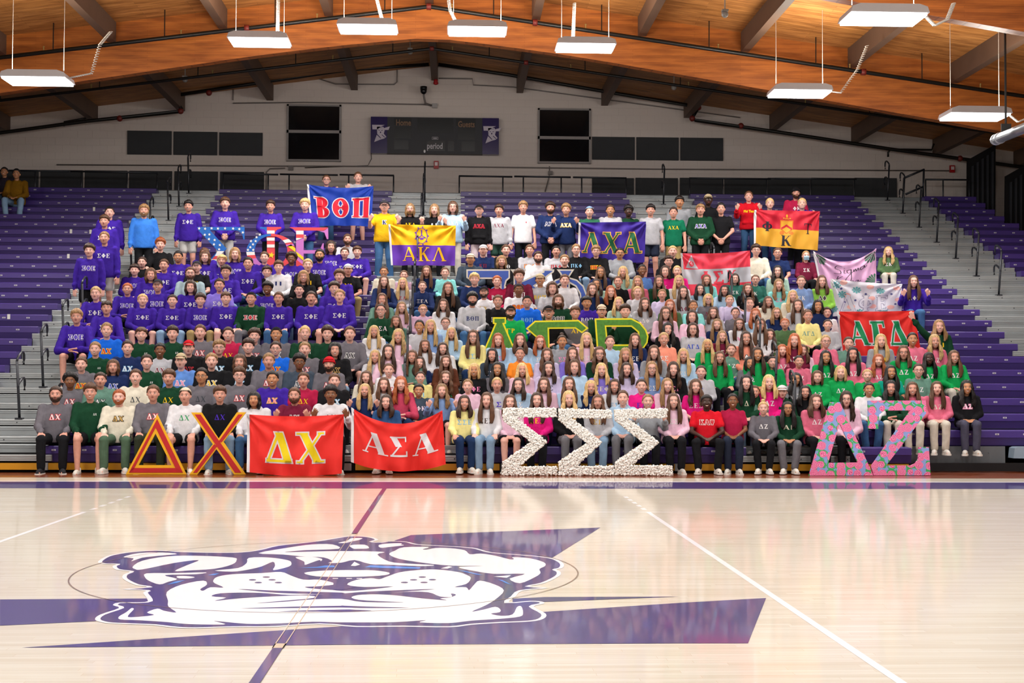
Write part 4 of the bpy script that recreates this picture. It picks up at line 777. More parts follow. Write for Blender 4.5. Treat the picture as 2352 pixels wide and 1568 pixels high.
# ---------------------------------------------------------------- cloth flags
def cloth(name, col, var=.05):
    m = mat(name, col, .62, .3, var=var, scale=5, bump=.15, bscale=300); return m
M_SLV = cloth('white_header', 'd9d8dc')
def flag(TL, TR, BR, BL, Y, base, label, sagt=0., sagb=0., seed=0, sleeve=True, bands=None, words=(), shapes=(), amp=.042):
    "hanging flag: four corners seen in the picture, at depth Y; folds are real relief"
    q = [atY(*p, Y) for p in (TL, TR, BR, BL)]; o0 = (q[0]+q[1]+q[2]+q[3])/4; q = [p-o0 for p in q]
    w = (q[1]-q[0]).length; h = (q[0]-q[3]).length
    def f(s, t, d=0.):
        p = (q[0]*(1-s)+q[1]*s)*(1-t)+(q[3]*(1-s)+q[2]*s)*t
        p = p.copy(); p.z -= (sagt*(1-t)+sagb*t)*4*s*(1-s)
        c1 = math.exp(-((s/.16)**2)) ; e1 = s*w; e2 = (1-s)*w; y = t*h
        y0 = amp*(.55*math.sin(9*(e1+.4*y)+seed)*math.exp(-1.2*abs(s-.15))+.5*math.sin(14*(s*w-.3*y)+seed*2)*(.4+t)+.35*math.sin(23*s*w+5*y+seed))
        a1 = math.atan2(y+.02, e1+.02); a2 = math.atan2(y+.02, e2+.02)
        y0 += amp*.9*(math.sin(a1*13+seed)*math.exp(-2.2*math.hypot(e1, y))+math.sin(a2*13+seed)*math.exp(-2.2*math.hypot(e2, y)))
        y0 += amp*.5*noise.noise(Vector((s*w*4, t*h*4, seed)))
        return (p.x, p.y+y0*min(1, 8*t+.25)-d, p.z)
    rt = empty('flag', o0, 0, label, 'flag', 'fraternity and sorority flags held in the crowd' if 0 else 'flags held up by the crowd')
    nu, nv = 70, 46
    mb = MB(); mats = [base] if not bands else [b_[1] for b_ in bands]
    s0 = .03 if sleeve else 0
    G = [[f(s0+(1-s0)*i/nu, j/nv) for j in range(nv+1)] for i in range(nu+1)]
    G2 = [[(p[0], p[1]+.004, p[2]) for p in r] for r in G]
    def mf(i, j):
        if not bands: return 0
        t = (j+.5)/nv
        for k_, b_ in enumerate(bands):
            if t < b_[0]: return k_
        return len(bands)-1
    mb.quadgrid(G, 0, mfn=mf); mb.quadgrid([r[::-1] for r in G2], 0, mfn=lambda i, j: mf(i, nv-1-j)); mb.build('cloth', mats, rt, True, fix=False) if 0 else inst('cloth', mb.mesh('cloth', mats, True, False), rt)
    if sleeve:
        mb = MB(); G = [[f(s0*i/3, j/nv, .006) for j in range(nv+1)] for i in range(4)]; mb.quadgrid(G); mb.quadgrid([[(p[0], p[1]+.012, p[2]) for p in r][::-1] for r in G]); inst('header_band', mb.mesh('header_band', M_SLV, True, False), rt)
    g = lambda d: (lambda x, z: f(x/w, 1-z/h, d))
    for nm, txt, s_0, t_bot, s_1, hh, fill, line, ew, st in words:
        for layer, e, m, d in (((('letter_edge', ew, line, .0035),) if line else ())+(('letters', 0, fill, .006),)):
            if m is None: continue
            P = wordpolys(txt, s_0*w, (1-t_bot)*h, s_1*w, hh*h, e*h, *st)
            mb = MB(); addVF(mb, tessmap(P, g(d), .03)); inst(nm if layer == 'letters' else 'letter_edge', mb.mesh(nm, m, False, False), rt)
    for nm, P, m, d in shapes:
        mb = MB(); addVF(mb, tessmap([[(a*w, (1-b)*h) for a, b in p] for p in P], g(d), .03)); inst(nm, mb.mesh(nm, m, False, False), rt)
    return rt, f
def thickline(P, wd):
    out = []
    for a, b in zip(P[:-1], P[1:]):
        a = Vector(a); b = Vector(b); d = (b-a); 
        if d.length < 1e-6: continue
        d.normalize(); n = Vector((-d.y, d.x))*wd/2; e = d*wd*.3; out.append([tuple(a-n-e), tuple(b-n+e), tuple(b+n+e), tuple(a+n-e)])
    return out
def blob(cx, cy, rx, ry, n=12): return [(cx+rx*math.cos(i*2*math.pi/n), cy+ry*math.sin(i*2*math.pi/n)) for i in range(n)]
FR = cloth('red_flag_cloth', 'e02c26'); FW = cloth('flag_white', 'd8d6dc'); FY = cloth('flag_yellow', 'e6cf10'); FB = cloth('flag_royal_blue', '0b3498'); FRB = cloth('flag_bright_red', 'cf1830'); FP = cloth('flag_purple', '5a2a9c'); FG = cloth('flag_gold', 'efb60a'); FV = cloth('flag_violet', '321a88'); FGD = cloth('flag_dark_green', '0f5a34'); FOR = cloth('flag_orange_line', 'd8a040')
FPK = cloth('flag_coral', 'ee4258'); FGR = cloth('flag_grey', 'c3c5ce'); FLP = cloth('flag_pale_pink', 'd9a8cc'); FLG = cloth('flag_leaf_green', '3c6a52'); FK = cloth('flag_black', '1d1a26'); FMU = cloth('flag_mustard', 'cc962a'); FC = cloth('flag_crimson', 'b3182c'); FEM = cloth('flag_emerald', '0f8a54'); FWH = cloth('flag_pale_white', 'dfe0ea'); FTE = cloth('flag_teal_flower', '5aa8ac'); FPE = cloth('flag_peach', 'efb8b0'); FSLA = cloth('flag_slate_blue', '4a4f8c')
thin = (.24, .075, 1.); st0 = (.25, .08, 1.)
flag((566,951), (790,951), (785,1087), (568,1083), 10.08, FR, 'red flag with yellow letters delta and chi held low in front', .03, .05, 1, words=[('letters', 'DX', .19, .78, .8, .5, FY, FW, .022, st0)])
flag((807,935), (1016,942), (1024,1066), (806,1061), 10.1, FR, 'red flag with three plain white letters hanging at the front', .22, .12, 2.3, words=[('letters', 'ASA', .13, .7, .9, .42, FW, None, 0, (.27, .06, 1.3))])
flag((705,423), (858,427), (853,520), (714,520), 20.35, FB, 'royal blue flag with three red letters held up at the top', .06, -.02, 3.1, words=[('letters', 'BQP', .1, .78, .95, .5, FRB, FW, .022, (.27, .1, 1.))])
rt, ff = flag((892,515), (1047,518), (1045,610), (898,609), 18.5, FG, 'flag half yellow and half purple with three yellow letters', .0, .0, 4.2, bands=[(.5, FG), (1.1, FP)], words=[('letters', 'ALA', 9, 9, 9.1, .1, None, None, 0, thin)] if 0 else [('letters', 'AKL', .19, .89, .85, .34, FG, None, 0, (.17, .07, 1.2))],
   shapes=[('crest', thickline([(.49+.085*math.cos(a*.262), .27+.19*math.sin(a*.262)) for a in range(25)], .012)+thickline([(.49, .13), (.49, .26)], .018)+thickline([(.49, .26), (.43, .32), (.55, .32), (.49, .26)], .016)+[blob(.49, .35, .03, .02)]+[blob(.49+.1*math.cos(a*.7), .27+.22*math.sin(a*.7), .012, .02, 6) for a in range(9)], FP, .006)])
flag((1329,511), (1484,509), (1480,602), (1327,600), 18.5, FV, 'violet flag with three green letters edged in gold', .0, .02, 5.5, words=[('letters', 'LXA', .07, .76, .93, .5, FGD, FOR, .022, (.24, .09, 1.))])
tri = [[(.065, .33), (.24, .36), (.15, .04)]]
flag((1563,581), (1723,575), (1725,675), (1570,682), rowY(13)-.5, FPK, 'coral red flag with a white middle band and red letters', .03, .0, 6.1, bands=[(.37, FPK), (.72, FGR), (1.1, FPK)], words=[('letters', 'FSK', .27, .72, .8, .3, FPK, None, 0, (.26, .1, .8))], shapes=[('triangle', tri, FGR, .005), ('wheel', [blob(.15, .24, .035, .07)], FPK, .008), ('wheel_mark', thickline([(.135, .24), (.15, .21), (.165, .24), (.15, .27)], .008), FGR, .01)])
flag((1733,482), (1883,485), (1879,575), (1731,563), 19.1, FC, 'flag half crimson and half mustard with a golden crest', .0, .0, 7.7, bands=[(.5, FC), (1.1, FMU)],
   words=[('letters', 'F', .12, .58, .28, .26, FK, None, 0, (.2, .08, .8)), ('letters', 'T', .76, .6, .9, .27, FK, None, 0, (.1, .05, 1.)), ('letters', 'K', .42, .95, .57, .28, FK, None, 0, (.2, .07, 1.))],
   shapes=[('shield_edge', [[(.4, .26), (.6, .26), (.595, .5), (.5, .63), (.405, .5)], blob(.5, .15, .02, .05), [(.46, .24), (.54, .24), (.5, .15)]]+[blob(.43+.14*i, .6, .035, .05) for i in (0, 1)], cloth('flag_dark_orange', 'c06a1c'), .0055), ('shield', [[(.415, .29), (.585, .29), (.58, .49), (.5, .6), (.42, .49)], blob(.5, .14, .012, .04)]+[blob(.45, .21, .012, .015), blob(.55, .21, .012, .015), blob(.5, .66, .06, .02)], FMU, .008), ('chevron', [[(.42, .46), (.5, .37), (.58, .46), (.58, .52), (.5, .43), (.42, .52)]], FC, .0105)])
def leaf(cx, cy, r, a):
    out = []
    for k in range(-4, 5):
        t = a+k*.34; L = r*(1-.06*abs(k)); out.append([(cx, cy), (cx+L*.6*math.cos(t-.13), cy+L*.9*math.sin(t-.13)), (cx+L*math.cos(t)*.68, cy+L*math.sin(t)*1.05), (cx+L*.6*math.cos(t+.13), cy+L*.9*math.sin(t+.13))])
    out = [[(max(.035, min(.99, a_)), max(.01, min(.985, b_))) for a_, b_ in p] for p in out]
    return out
script = [[(.44, .2), (.37, .17), (.33, .27), (.4, .34), (.4, .46), (.3, .46)], [(.47, .33), (.46, .45), (.5, .44)], [(.475, .26), (.48, .27)], [(.58, .33), (.52, .35), (.53, .45), (.58, .42), (.585, .33), (.56, .7), (.5, .78), (.47, .68), (.6, .42)], [(.62, .34), (.62, .43), (.65, .33), (.66, .42), (.69, .32), (.7, .41)], [(.78, .3), (.73, .33), (.74, .41), (.79, .36), (.79, .29), (.81, .37), (.84, .33)],
          [(.36, .56), (.3, .8)], [(.42, .57), (.33, .7), (.37, .83)], [(.42, .76), (.39, .84), (.44, .82), (.44, .76), (.46, .83)], [(.49, .76), (.48, .95), (.5, .77), (.53, .78), (.5, .84)], [(.56, .76), (.55, .95), (.57, .77), (.6, .78), (.57, .84)], [(.67, .74), (.63, .8), (.66, .83), (.69, .75), (.7, .81), (.73, .78)]]
rt, fpk = flag((1868,576), (2013,570), (2013,655), (1884,665), rowY(13)-.3, FLP, 'pale pink flag with handwritten words and green leaves', .25, .0, 8.4, shapes=[('leaf', leaf(.02, .02, .3, .9)+leaf(.98, .04, .3, 2.3)+leaf(.98, .88, .28, 3.3)+leaf(.02, .9, .2, -.6), FLG, .005), ]+[('pen_stroke', thickline(spline(s_, 5, False), .011), FK, .008) for s_ in script])
flow = random.Random(8); fl_t = [(.08, .15), (.37, .25), (.7, .25), (.06, .8), (.42, .92), (.75, .93), (.17, .4)]
def petals(cx, cy, r): return [[(cx, cy), (cx+r*.62*math.cos(a-.3), cy+r*math.sin(a-.3)), (cx+r*.8*math.cos(a), cy+r*1.25*math.sin(a)), (cx+r*.62*math.cos(a+.3), cy+r*math.sin(a+.3))] for a in [i*.785 for i in range(8)]]
flag((1908,640), (2072,652), (2070,717), (1904,727), rowY(11)-.4, FWH, 'white floral flag with three outlined letters', .02, .0, 9.3, shapes=[('teal_flower', [p for x, y in fl_t for p in petals(x, y, .085)], FTE, .005), ('peach_flower', [blob(x, y, .05, .07) for x, y in ((.24, .42), (.18, .06), (.55, .14), (.58, .5), (.92, .15), (.95, .55), (.3, .75), (.85, .8), (.6, .75))], FPE, .0045), ('blue_dot', [blob(x, y, .016, .03, 8) for x, y in ((.15, .24), (.5, .36), (.86, .35), (.35, .56), (.22, .6), (.56, .68), (.91, .7))], FSLA, .006)],
   words=[('letter_outline', 'DFE', .14, .9, .82, .5, FWH, cloth('flag_lavender_line', '8f8cae'), .012, (.2, .1, 1.))])
flag((1921,715), (2099,713), (2119,820), (1931,818), rowY(8)-.3, FR, 'coral red flag with green letters edged in white at the right', .01, .0, 10.2, words=[('letters', 'AGD', .14, .74, .86, .52, FEM, FW, .024, st0)])
# ================================================================ PEOPLE
def capsule(mb, p, q, r1, r2, n=10):
    p = Vector(p); q = Vector(q); d = (q-p); L = d.length; d.normalize()
    pts = []; rr = []
    for a in (-80, -50, -20): pts.append(p+d*r1*math.sin(math.radians(a))); rr.append(r1*math.cos(math.radians(a)))
    m = max(1, int(L/.08))
    for i in range(m+1): pts.append(p+d*L*i/m); rr.append(r1+(r2-r1)*i/m)
    for a in (20, 50, 80): pts.append(q+d*r2*math.sin(math.radians(a))); rr.append(r2*math.cos(math.radians(a)))
    mb.tube(pts, rr, n)
def remesh(mb, name, m, vox, it=2, wr=0, dec=.45):
    me = mb.mesh(name, m); o = inst('tmp', me); md = o.modifiers.new('r', 'REMESH'); md.mode = 'VOXEL'; md.voxel_size = vox; md.use_smooth_shade = True
    s = o.modifiers.new('s', 'SMOOTH'); s.iterations = it; s.factor = .5
    q = o.modifiers.new('d', 'DECIMATE'); q.ratio = dec
    dg = bpy.context.evaluated_depsgraph_get(); r = bpy.data.meshes.new_from_object(o.evaluated_get(dg)); bpy.data.objects.remove(o); bpy.data.meshes.remove(me)
    r.name = name
    if not r.materials: r.materials.append(m)
    if wr:
        n = len(r.vertices); co = np.empty(n*3, 'f'); no = np.empty(n*3, 'f'); r.vertices.foreach_get('co', co); r.vertices.foreach_get('normal', no); co = co.reshape(-1, 3); no = no.reshape(-1, 3)
        x, y, z = co.T; ax = np.abs(x)
        w = np.sin(38*z+14*np.abs(x)+6*np.sin(17*y))*np.sin(11*x+2.)*.6+np.sin(60*z-35*ax+9*y)*.45*(ax > .17)+np.sin(24*ax-20*z+12*y)*.6
        co += no*(wr*w)[:, None]; r.vertices.foreach_set('co', co.reshape(-1))
    r.polygons.foreach_set('use_smooth', [True]*len(r.polygons)); r.update(); return r
V3 = Vector
def pose_joints(pose, sex):
    f = sex == 'f'; st = pose[0] == 'T'; dz = .82 if st else 0
    J = {}; sh = .155 if f else .18; hp = .085
    J['dz'] = dz; tz = .94 if f else 1.; J['tz'] = tz; J['H'] = V3((0, -.01, (.712 if f else .755)+dz)); J['sh'] = [V3((s*sh, .06, .55*tz+dz)) for s in (-1, 1)]
    if st:
        J['hip'] = [V3((s*hp, .05, .93)) for s in (-1, 1)]; J['kn'] = [V3((s*.1, .02, .5)) for s in (-1, 1)]; J['an'] = [V3((s*.12, .05, .09)) for s in (-1, 1)]
    else:
        k = .10 if f else .16; a = .09 if f else .15
        if pose == 'C': k += .03
        J['hip'] = [V3((s*hp, .04, .1)) for s in (-1, 1)]; J['kn'] = [V3((s*k, -.4, .1)) for s in (-1, 1)]; J['an'] = [V3((s*a, -.41 if not f else -.38, -.32)) for s in (-1, 1)]
    P = {  # elbow, wrist, hand tip direction (right side mirrored)
        'K': ((.235, -.04, .28), (.17, -.3, .2), (0, -.9, -.45)), 'C': ((.245, -.08, .27), (.075, -.33, .18), (-.55, -.75, -.25)),
        'X': ((.27, -.2, .2), (.06, -.36, .19), (-.9, -.3, -.1)), 'L': ((.24, 0, .27), (.075, -.2, .18), (-.5, -.8, -.2)),
        'UW': ((.24, 0, .27), (.075, -.2, .18), (-.5, -.8, -.2)), 'U': ((.3, -.1, .3), (.25, -.3, .42), (-.3, -.4, .8)), 'TA': ((.24, .05, .29), (.26, -.02, .04), (-.05, -.15, -1)),
        'TS': ((.25, .0, .3), (.06, -.17, .12), (-.6, -.25, -.6)), 'TV': ((.27, -.08, .32), (.27, -.3, .43), (-.3, -.4, .7)), 'TW': ((.36, -.06, .52), (.4, -.22, .72), (0, -.3, .8))}[pose]
    J['el'] = []; J['wr'] = []; J['hd'] = []
    for s in (-1, 1):
        e, w, d = (V3(v) for v in P)
        if pose == 'UW' and s < 0: e, w, d = V3((.33, -.06, .62)), V3((.47, -.15, .83)), V3((.3, -.2, .9))
        if f: e.x *= .88
        if pose == 'X' and s > 0: w.z += .045; w.y += .02
        J['el'].append(V3((s*e.x, e.y, e.z+dz))); J['wr'].append(V3((s*w.x, w.y, w.z+dz))); J['hd'].append(V3((s*d.x, d.y, d.z)).normalized())
    return J
def hand(mb, w, d, s, down):
    "palm, four jointed fingers, thumb from the side of the palm"
    nrm = down-d*down.dot(d); nrm.normalize(); lat = d.cross(nrm)*s; lat.normalize()
    for i in range(4):
        o = (i-1.5)*.021; k = w+d*.085+lat*o; capsule(mb, w+d*.01+lat*o*.6, k, .016, .0125, 6)
        L = (.038, .043, .04, .031)[i]; a = (d*.95+lat*(i-1.5)*.07).normalized(); k2 = k+a*L; k3 = k2+(a*.75+nrm*.6).normalized()*L*.75
        capsule(mb, k, k2, .0105, .0095, 6); capsule(mb, k2, k3, .0093, .0078, 6)
    t0 = w+d*.03-lat*.03; t1 = t0+(d*.7-lat*.75).normalized()*.042; t2 = t1+(d*.95-lat*.1+nrm*.2).normalized()*.032
    capsule(mb, t0, t1, .0135, .011, 6); capsule(mb, t1, t2, .0108, .009, 6)
CACHE = {}
def body_mesh(sex, pose):
    key = ('b', sex, pose)
    if key in CACHE: return CACHE[key]
    J = pose_joints(pose, sex); dz = J['dz']; f = sex == 'f'; mb = MB(); g = .9 if f else 1.; du = -.035 if f else 0
    mb.ell((0, .05, .11+dz), (.165, .115, .12)); mb.ell((0, .06, .27+dz), (.13*g, .095, .14)); mb.ell((0, .062, .42+dz+du), (.148*g, .095, .14))
    capsule(mb, J['sh'][0]*.8+J['sh'][1]*.2+V3((0, 0, -.01)), J['sh'][1]*.8+J['sh'][0]*.2+V3((0, 0, -.01)), .05*g, .05*g)
    capsule(mb, (0, .06, .55+dz+du), (0, .035, .7+dz+du), .058*g, .052*g); capsule(mb, (-.09*g, .065, .54+dz+du), (0, .06, .6+dz+du), .036, .042); capsule(mb, (.09*g, .065, .54+dz+du), (0, .06, .6+dz+du), .036, .042)
    H = J['H']
    mb.ell(H+V3((0, .018, .03)), (.083, .095, .09), 20, 14); mb.ell(H+V3((0, -.018, -.028)), (.07 if f else .075, .075, .08), 20, 14)
    mb.ell(H+V3((0, -.035, -.075)), (.042 if f else .052, .045, .036), 14, 10); mb.ell(H+V3((0, -.07, .0)), (.05, .02, .045), 14, 10)
    capsule(mb, H+V3((0, -.084, .012)), H+V3((0, -.106, -.024)), .0085, .0125, 8); mb.ell(H+V3((0, -.096, -.03)), (.0185, .013, .009), 10, 8)
    mb.ell(H+V3((0, -.08, -.053)), (.027, .014, .017), 12, 8); mb.ell(H+V3((0, -.08, .034)), (.05, .012, .01), 12, 8)
    for s in (-1, 1):
        mb.ell(H+V3((s*.086, .012, -.006)), (.011, .019, .031), 10, 8); mb.ell(H+V3((s*.04, -.07, -.022)), (.026, .02, .02), 10, 8)
        i = (s+1)//2
        capsule(mb, J['sh'][i], J['el'][i], .05*g, .04*g); capsule(mb, J['el'][i], J['wr'][i], .04*g, .026*g)
        hand(mb, J['wr'][i], J['hd'][i], s, V3((0, 0, -1)) if abs(J['hd'][i].z) < .6 else V3((-s*.3, .6, 0)))
        capsule(mb, J['hip'][i], J['kn'][i], .085, .06); mb.ell(J['kn'][i], (.058, .058, .058), 12, 8)
        k, a = J['kn'][i], J['an'][i]; m_ = k.lerp(a, .35)+V3((0, .015, 0)); capsule(mb, k, m_, .055, .056); capsule(mb, m_, a, .056, .036)
        capsule(mb, a+V3((0, .02, -.04)), a+V3((s*.015, -.13, -.055)), .033, .026)
    me = remesh(mb, 'person', M_SKIN, .0085, 2, 0, .3); CACHE[key] = me; return me
def top_mesh(sex, pose, kind):
    key = ('t', sex, pose, kind)
    if key in CACHE: return CACHE[key]
    J = pose_joints(pose, sex); dz = J['dz']; f = sex == 'f'; mb = MB(); g = .9 if f else 1.; st = pose[0] == 'T'; a = .02 if kind == 't' else .03
    W_ = 1.0 if not f else .93; lo = .045 if not st else .02
    prof = [(lo, .165, .12), (lo+.02, .172, .125), (lo+.05, .178+a*.3, .13), (.2, .172, .125+a*.2), (.3, .165, .118+a*.2), (.4, .168, .116+a*.2), (.48, .165, .108), (.535, .13, .085), (.57, .085, .07), (.6, .068, .062)]
    G = [[V3(((rx*W_+a)*math.cos(t), .052+(ry+a*.85)*math.sin(t), z*J['tz']+dz)) for t in [2*math.pi*k/32 for k in range(32)]] for z, rx, ry in prof]
    b0 = len(mb.v); mb.quadgrid(G, close_v=True); n0 = 32; mb.f.append(tuple(b0+k for k in range(n0))[::-1]); mb.m.append(0); e0 = b0+(len(prof)-1)*n0; mb.f.append(tuple(e0+k for k in range(n0))); mb.m.append(0)
    capsule(mb, J['sh'][0]*.88+J['sh'][1]*.12+V3((0, 0, -.03)), J['sh'][1]*.88+J['sh'][0]*.12+V3((0, 0, -.03)), .064*g+a*.7, .064*g+a*.7)
    for s in (-1, 1):
        i = (s+1)//2; capsule(mb, (s*.14*g, .06, .535*J['tz']+dz), (s*.035, .06, .59*J['tz']+dz), .052, .05); capsule(mb, (s*.13*g, .055, .5*J['tz']+dz), J['sh'][i].lerp(J['el'][i], .45), .06, .052)
        sh, el, w = J['sh'][i], J['el'][i], J['wr'][i]
        if kind == 't': capsule(mb, sh, sh.lerp(el, .62), .062*g, .068*g)
        else:
            e = w+(el-w).normalized()*.03; capsule(mb, sh, el, .058*g+a*.7, .05*g+a*.6); capsule(mb, el, e, .05*g+a*.6, .036); capsule(mb, e+(el-w).normalized()*.05, e+(el-w).normalized()*.04, .058, .058); capsule(mb, e, w, .034, .034)
    c0 = V3((0, .052, .6*J['tz']+dz)); mb.tube([c0+V3((.068*math.cos(t), .064*math.sin(t), .018*math.sin(t)-.012)) for t in [2*math.pi*k/16 for k in range(16)]], .013, 6, closed=True)
    if kind == 'h':
        mb.tube([V3((0, .075, .6*J['tz']+dz))+V3((.1*math.cos(t), .1*math.sin(t), .028*math.sin(t))) for t in [2*math.pi*k/18 for k in range(18)]], [.026+.014*math.sin(2*math.pi*k/18) for k in range(18)], 8, closed=True)
        mb.ell((0, .17, .54*J['tz']+dz), (.1, .05, .1), 12, 8)
        capsule(mb, (-.1, -.07, .17+dz), (.1, -.07, .17+dz), .045, .045)
    me = remesh(mb, {'w': 'sweatshirt', 'h': 'hoodie', 't': 'tshirt'}[kind], M_CLOTH, .0115, 3, .0032 if kind != 't' else .0024)
    CACHE[key] = me; return me
def leg_mesh(sex, pose, short):
    key = ('l', sex, pose[0] == 'T', pose == 'C', short)
    if key in CACHE: return CACHE[key]
    J = pose_joints(pose, sex); dz = J['dz']; mb = MB(); mb.ell((0, .05, .1+dz), (.178, .128, .118), 16, 12)
    for i in (0, 1):
        h, k, a = J['hip'][i], J['kn'][i], J['an'][i]
        if short: capsule(mb, h, h.lerp(k, .62), .1, .098)
        else: capsule(mb, h, k, .098, .074); mb.ell(k, (.074, .074, .074), 12, 8); capsule(mb, k, a+V3((0, .01, .02)), .072, .062)
    me = remesh(mb, 'shorts' if short else 'trousers', M_CLOTH, .0125, 3, .003); CACHE[key] = me; return me
M_SOLE = mat('white_sole', 'dddad2', .6)
def shoe_mesh():
    if 'shoe' in CACHE: return CACHE['shoe']
    mb = MB(); capsule(mb, (0, .06, .045), (0, -.12, .035), .045, .04); capsule(mb, (0, .04, .06), (0, .05, .09), .046, .044); mb.ell((0, -.05, .05), (.045, .1, .045), 12, 8); me = remesh(mb, 'shoe', M_CLOTH, .008, 2)
    b = MB(); prof = [(.0, .105), (.04, .09), (.05, .03), (.047, -.08), (.05, -.13), (.035, -.165), (0, -.175), (-.035, -.165), (-.05, -.13), (-.047, -.08), (-.05, .03), (-.04, .09)]
    n = len(prof); b.v = [(x, y, -.002) for x, y in prof]+[(x, y, .026) for x, y in prof]; b.f = [tuple(range(n))[::-1], tuple(range(n, 2*n))]+[(i, (i+1) % n, n+(i+1) % n, n+i) for i in range(n)]; b.m = [1]*len(b.f)
    for k in range(4): b.tube([(-.02, -.03-k*.02, .088-k*.008), (.02, -.035-k*.02, .088-k*.008)], .004, 5, 1)
    bm = bmesh.new(); bm.from_mesh(me); m2 = b.mesh('x', [M_CLOTH, M_SOLE]); bm.from_mesh(m2); me2 = bpy.data.meshes.new('shoe'); bm.to_mesh(me2); bm.free(); me2.materials.append(M_CLOTH); me2.materials.append(M_SOLE)
    CACHE['shoe'] = me2; return me2
# ---- head: rays on the skull
TREE = {}
def tree(sex):
    if sex not in TREE:
        me = body_mesh(sex, 'K'); H = pose_joints('K', sex)['H']; vs = [v.co-H for v in me.vertices]; ok = [v.z > -.17 for v in vs]
        TREE[sex] = BVHTree.FromPolygons(vs, [tuple(p.vertices) for p in me.polygons if all(ok[i] for i in p.vertices)])
    return TREE[sex]
def face_y(sex, x, z, off):
    h = tree(sex).ray_cast(V3((x, -.4, z)), V3((0, 1, 0)))[0]
    return (x, (h.y if h else -.05)-off, z)
def radial(sex, d, off):
    C = V3((0, .015, .01)); h = tree(sex).ray_cast(C+d*.4, -d)[0]
    if h is None: return C+d*(.09+off)
    return h+d*off
M_EYEW = mat('eye_white', 'e8e4e0', .3); M_IRIS = mat('iris', '2a1c14', .2); M_LASH = mat('lash', '1c1412', .6); M_TEETH = mat('teeth', 'f0ece4', .3); M_LIP = mat('lips', 'a85650', .5, var=.05); M_LIPD = mat('mouth_shadow', '5a1f1c', .6)
def lens_shape(cx, cz, rx, rz, n=12, tilt=0): return [(cx+rx*math.cos(t), cz+rz*math.sin(t)*(1 if math.sin(t) > 0 else .75)+tilt*math.cos(t)) for t in [2*math.pi*i/n for i in range(n)]]
def feat(sex, name, polys_mats, mats):
    mb = MB()
    for polys, mi, off in polys_mats: addVF(mb, tessmap(polys, lambda x, z: face_y(sex, x, z, off), .012), mi)
    me = mb.mesh(name, mats, True, False); return me
def eyes_mesh(sex):
    k = ('e', sex)
    if k not in CACHE:
        pm = []; w = [lens_shape(s*.032, .008, .0145, .0068) for s in (-1, 1)]; pm.append((w, 0, .002)); pm.append(([lens_shape(s*.032, .008, .0068, .0066) for s in (-1, 1)], 1, .003))
        pm.append(([[(s*.0175, .0095), (s*.024, .0155), (s*.034, .0172), (s*.044, .0135), (s*.0475, .0085), (s*.043, .0115), (s*.034, .0142), (s*.025, .0128)] for s in (-1, 1)], 2, .0035))
        CACHE[k] = feat(sex, 'eyes', pm, [M_EYEW, M_IRIS, M_LASH])
    return CACHE[k]
def brow_mesh(sex):
    k = ('br', sex)
    if k not in CACHE:
        h = .0036 if sex == 'f' else .0055
        P = [[(s*.015, .027), (s*.032, .033), (s*.05, .027), (s*.05, .027+h*.5), (s*.032, .033+h), (s*.015, .027+h)] for s in (-1, 1)]; CACHE[k] = feat(sex, 'eyebrows', [([p[:3]+p[3:] for p in P], 0, .003)], [M_HAIR])
    return CACHE[k]
def mouth_mesh(sex, kind):
    k = ('mo', sex, kind)
    if k not in CACHE:
        z = -.052
        def cres(w, a, b, n=10): 
            xs = [-w+2*w*i/n for i in range(n+1)]; q = lambda x: 1-(x/w)**2
            return [[(xs[i], z+.006-a*q(xs[i])), (xs[i+1], z+.006-a*q(xs[i+1])), (xs[i+1], z+.006-b*q(xs[i+1])-.0004), (xs[i], z+.006-b*q(xs[i])-.0004)] for i in range(n)]
        if kind: pm = [(cres(.027, -.001, .0195), 0, .0015), (cres(.0225, .0035, .0145), 1, .0035)]
        else: pm = [(cres(.024, .001, .0145), 0, .0015), (cres(.021, .0065, .009), 2, .0035)]
        CACHE[k] = feat(sex, 'mouth', pm, [M_LIP, M_TEETH, M_LIPD])
    return CACHE[k]
M_GL = mat('glasses_frame', '241f1d', .3)
def glasses_mesh():
    if 'gl' not in CACHE:
        mb = MB()
        for s in (-1, 1):
            mb.tube([(s*.033+.021*math.cos(t), -.106+.006*abs(math.cos(t)), .006+.0165*math.sin(t)) for t in [2*math.pi*k/14 for k in range(14)]], .0022, 5, closed=True); mb.tube([(s*.054, -.097, .011), (s*.074, -.06, .012), (s*.082, .01, .01)], .002, 5)
        mb.tube([(-.012, -.105, .01), (0, -.109, .013), (.012, -.105, .01)], .0022, 5); CACHE['gl'] = mb.mesh('glasses', M_GL, True)
    return CACHE['gl']
def lerp(a, b, t): return a+(b-a)*t
def ss(a, b, x): t = max(0, min(1, (x-a)/(b-a))); return t*t*(3-2*t)
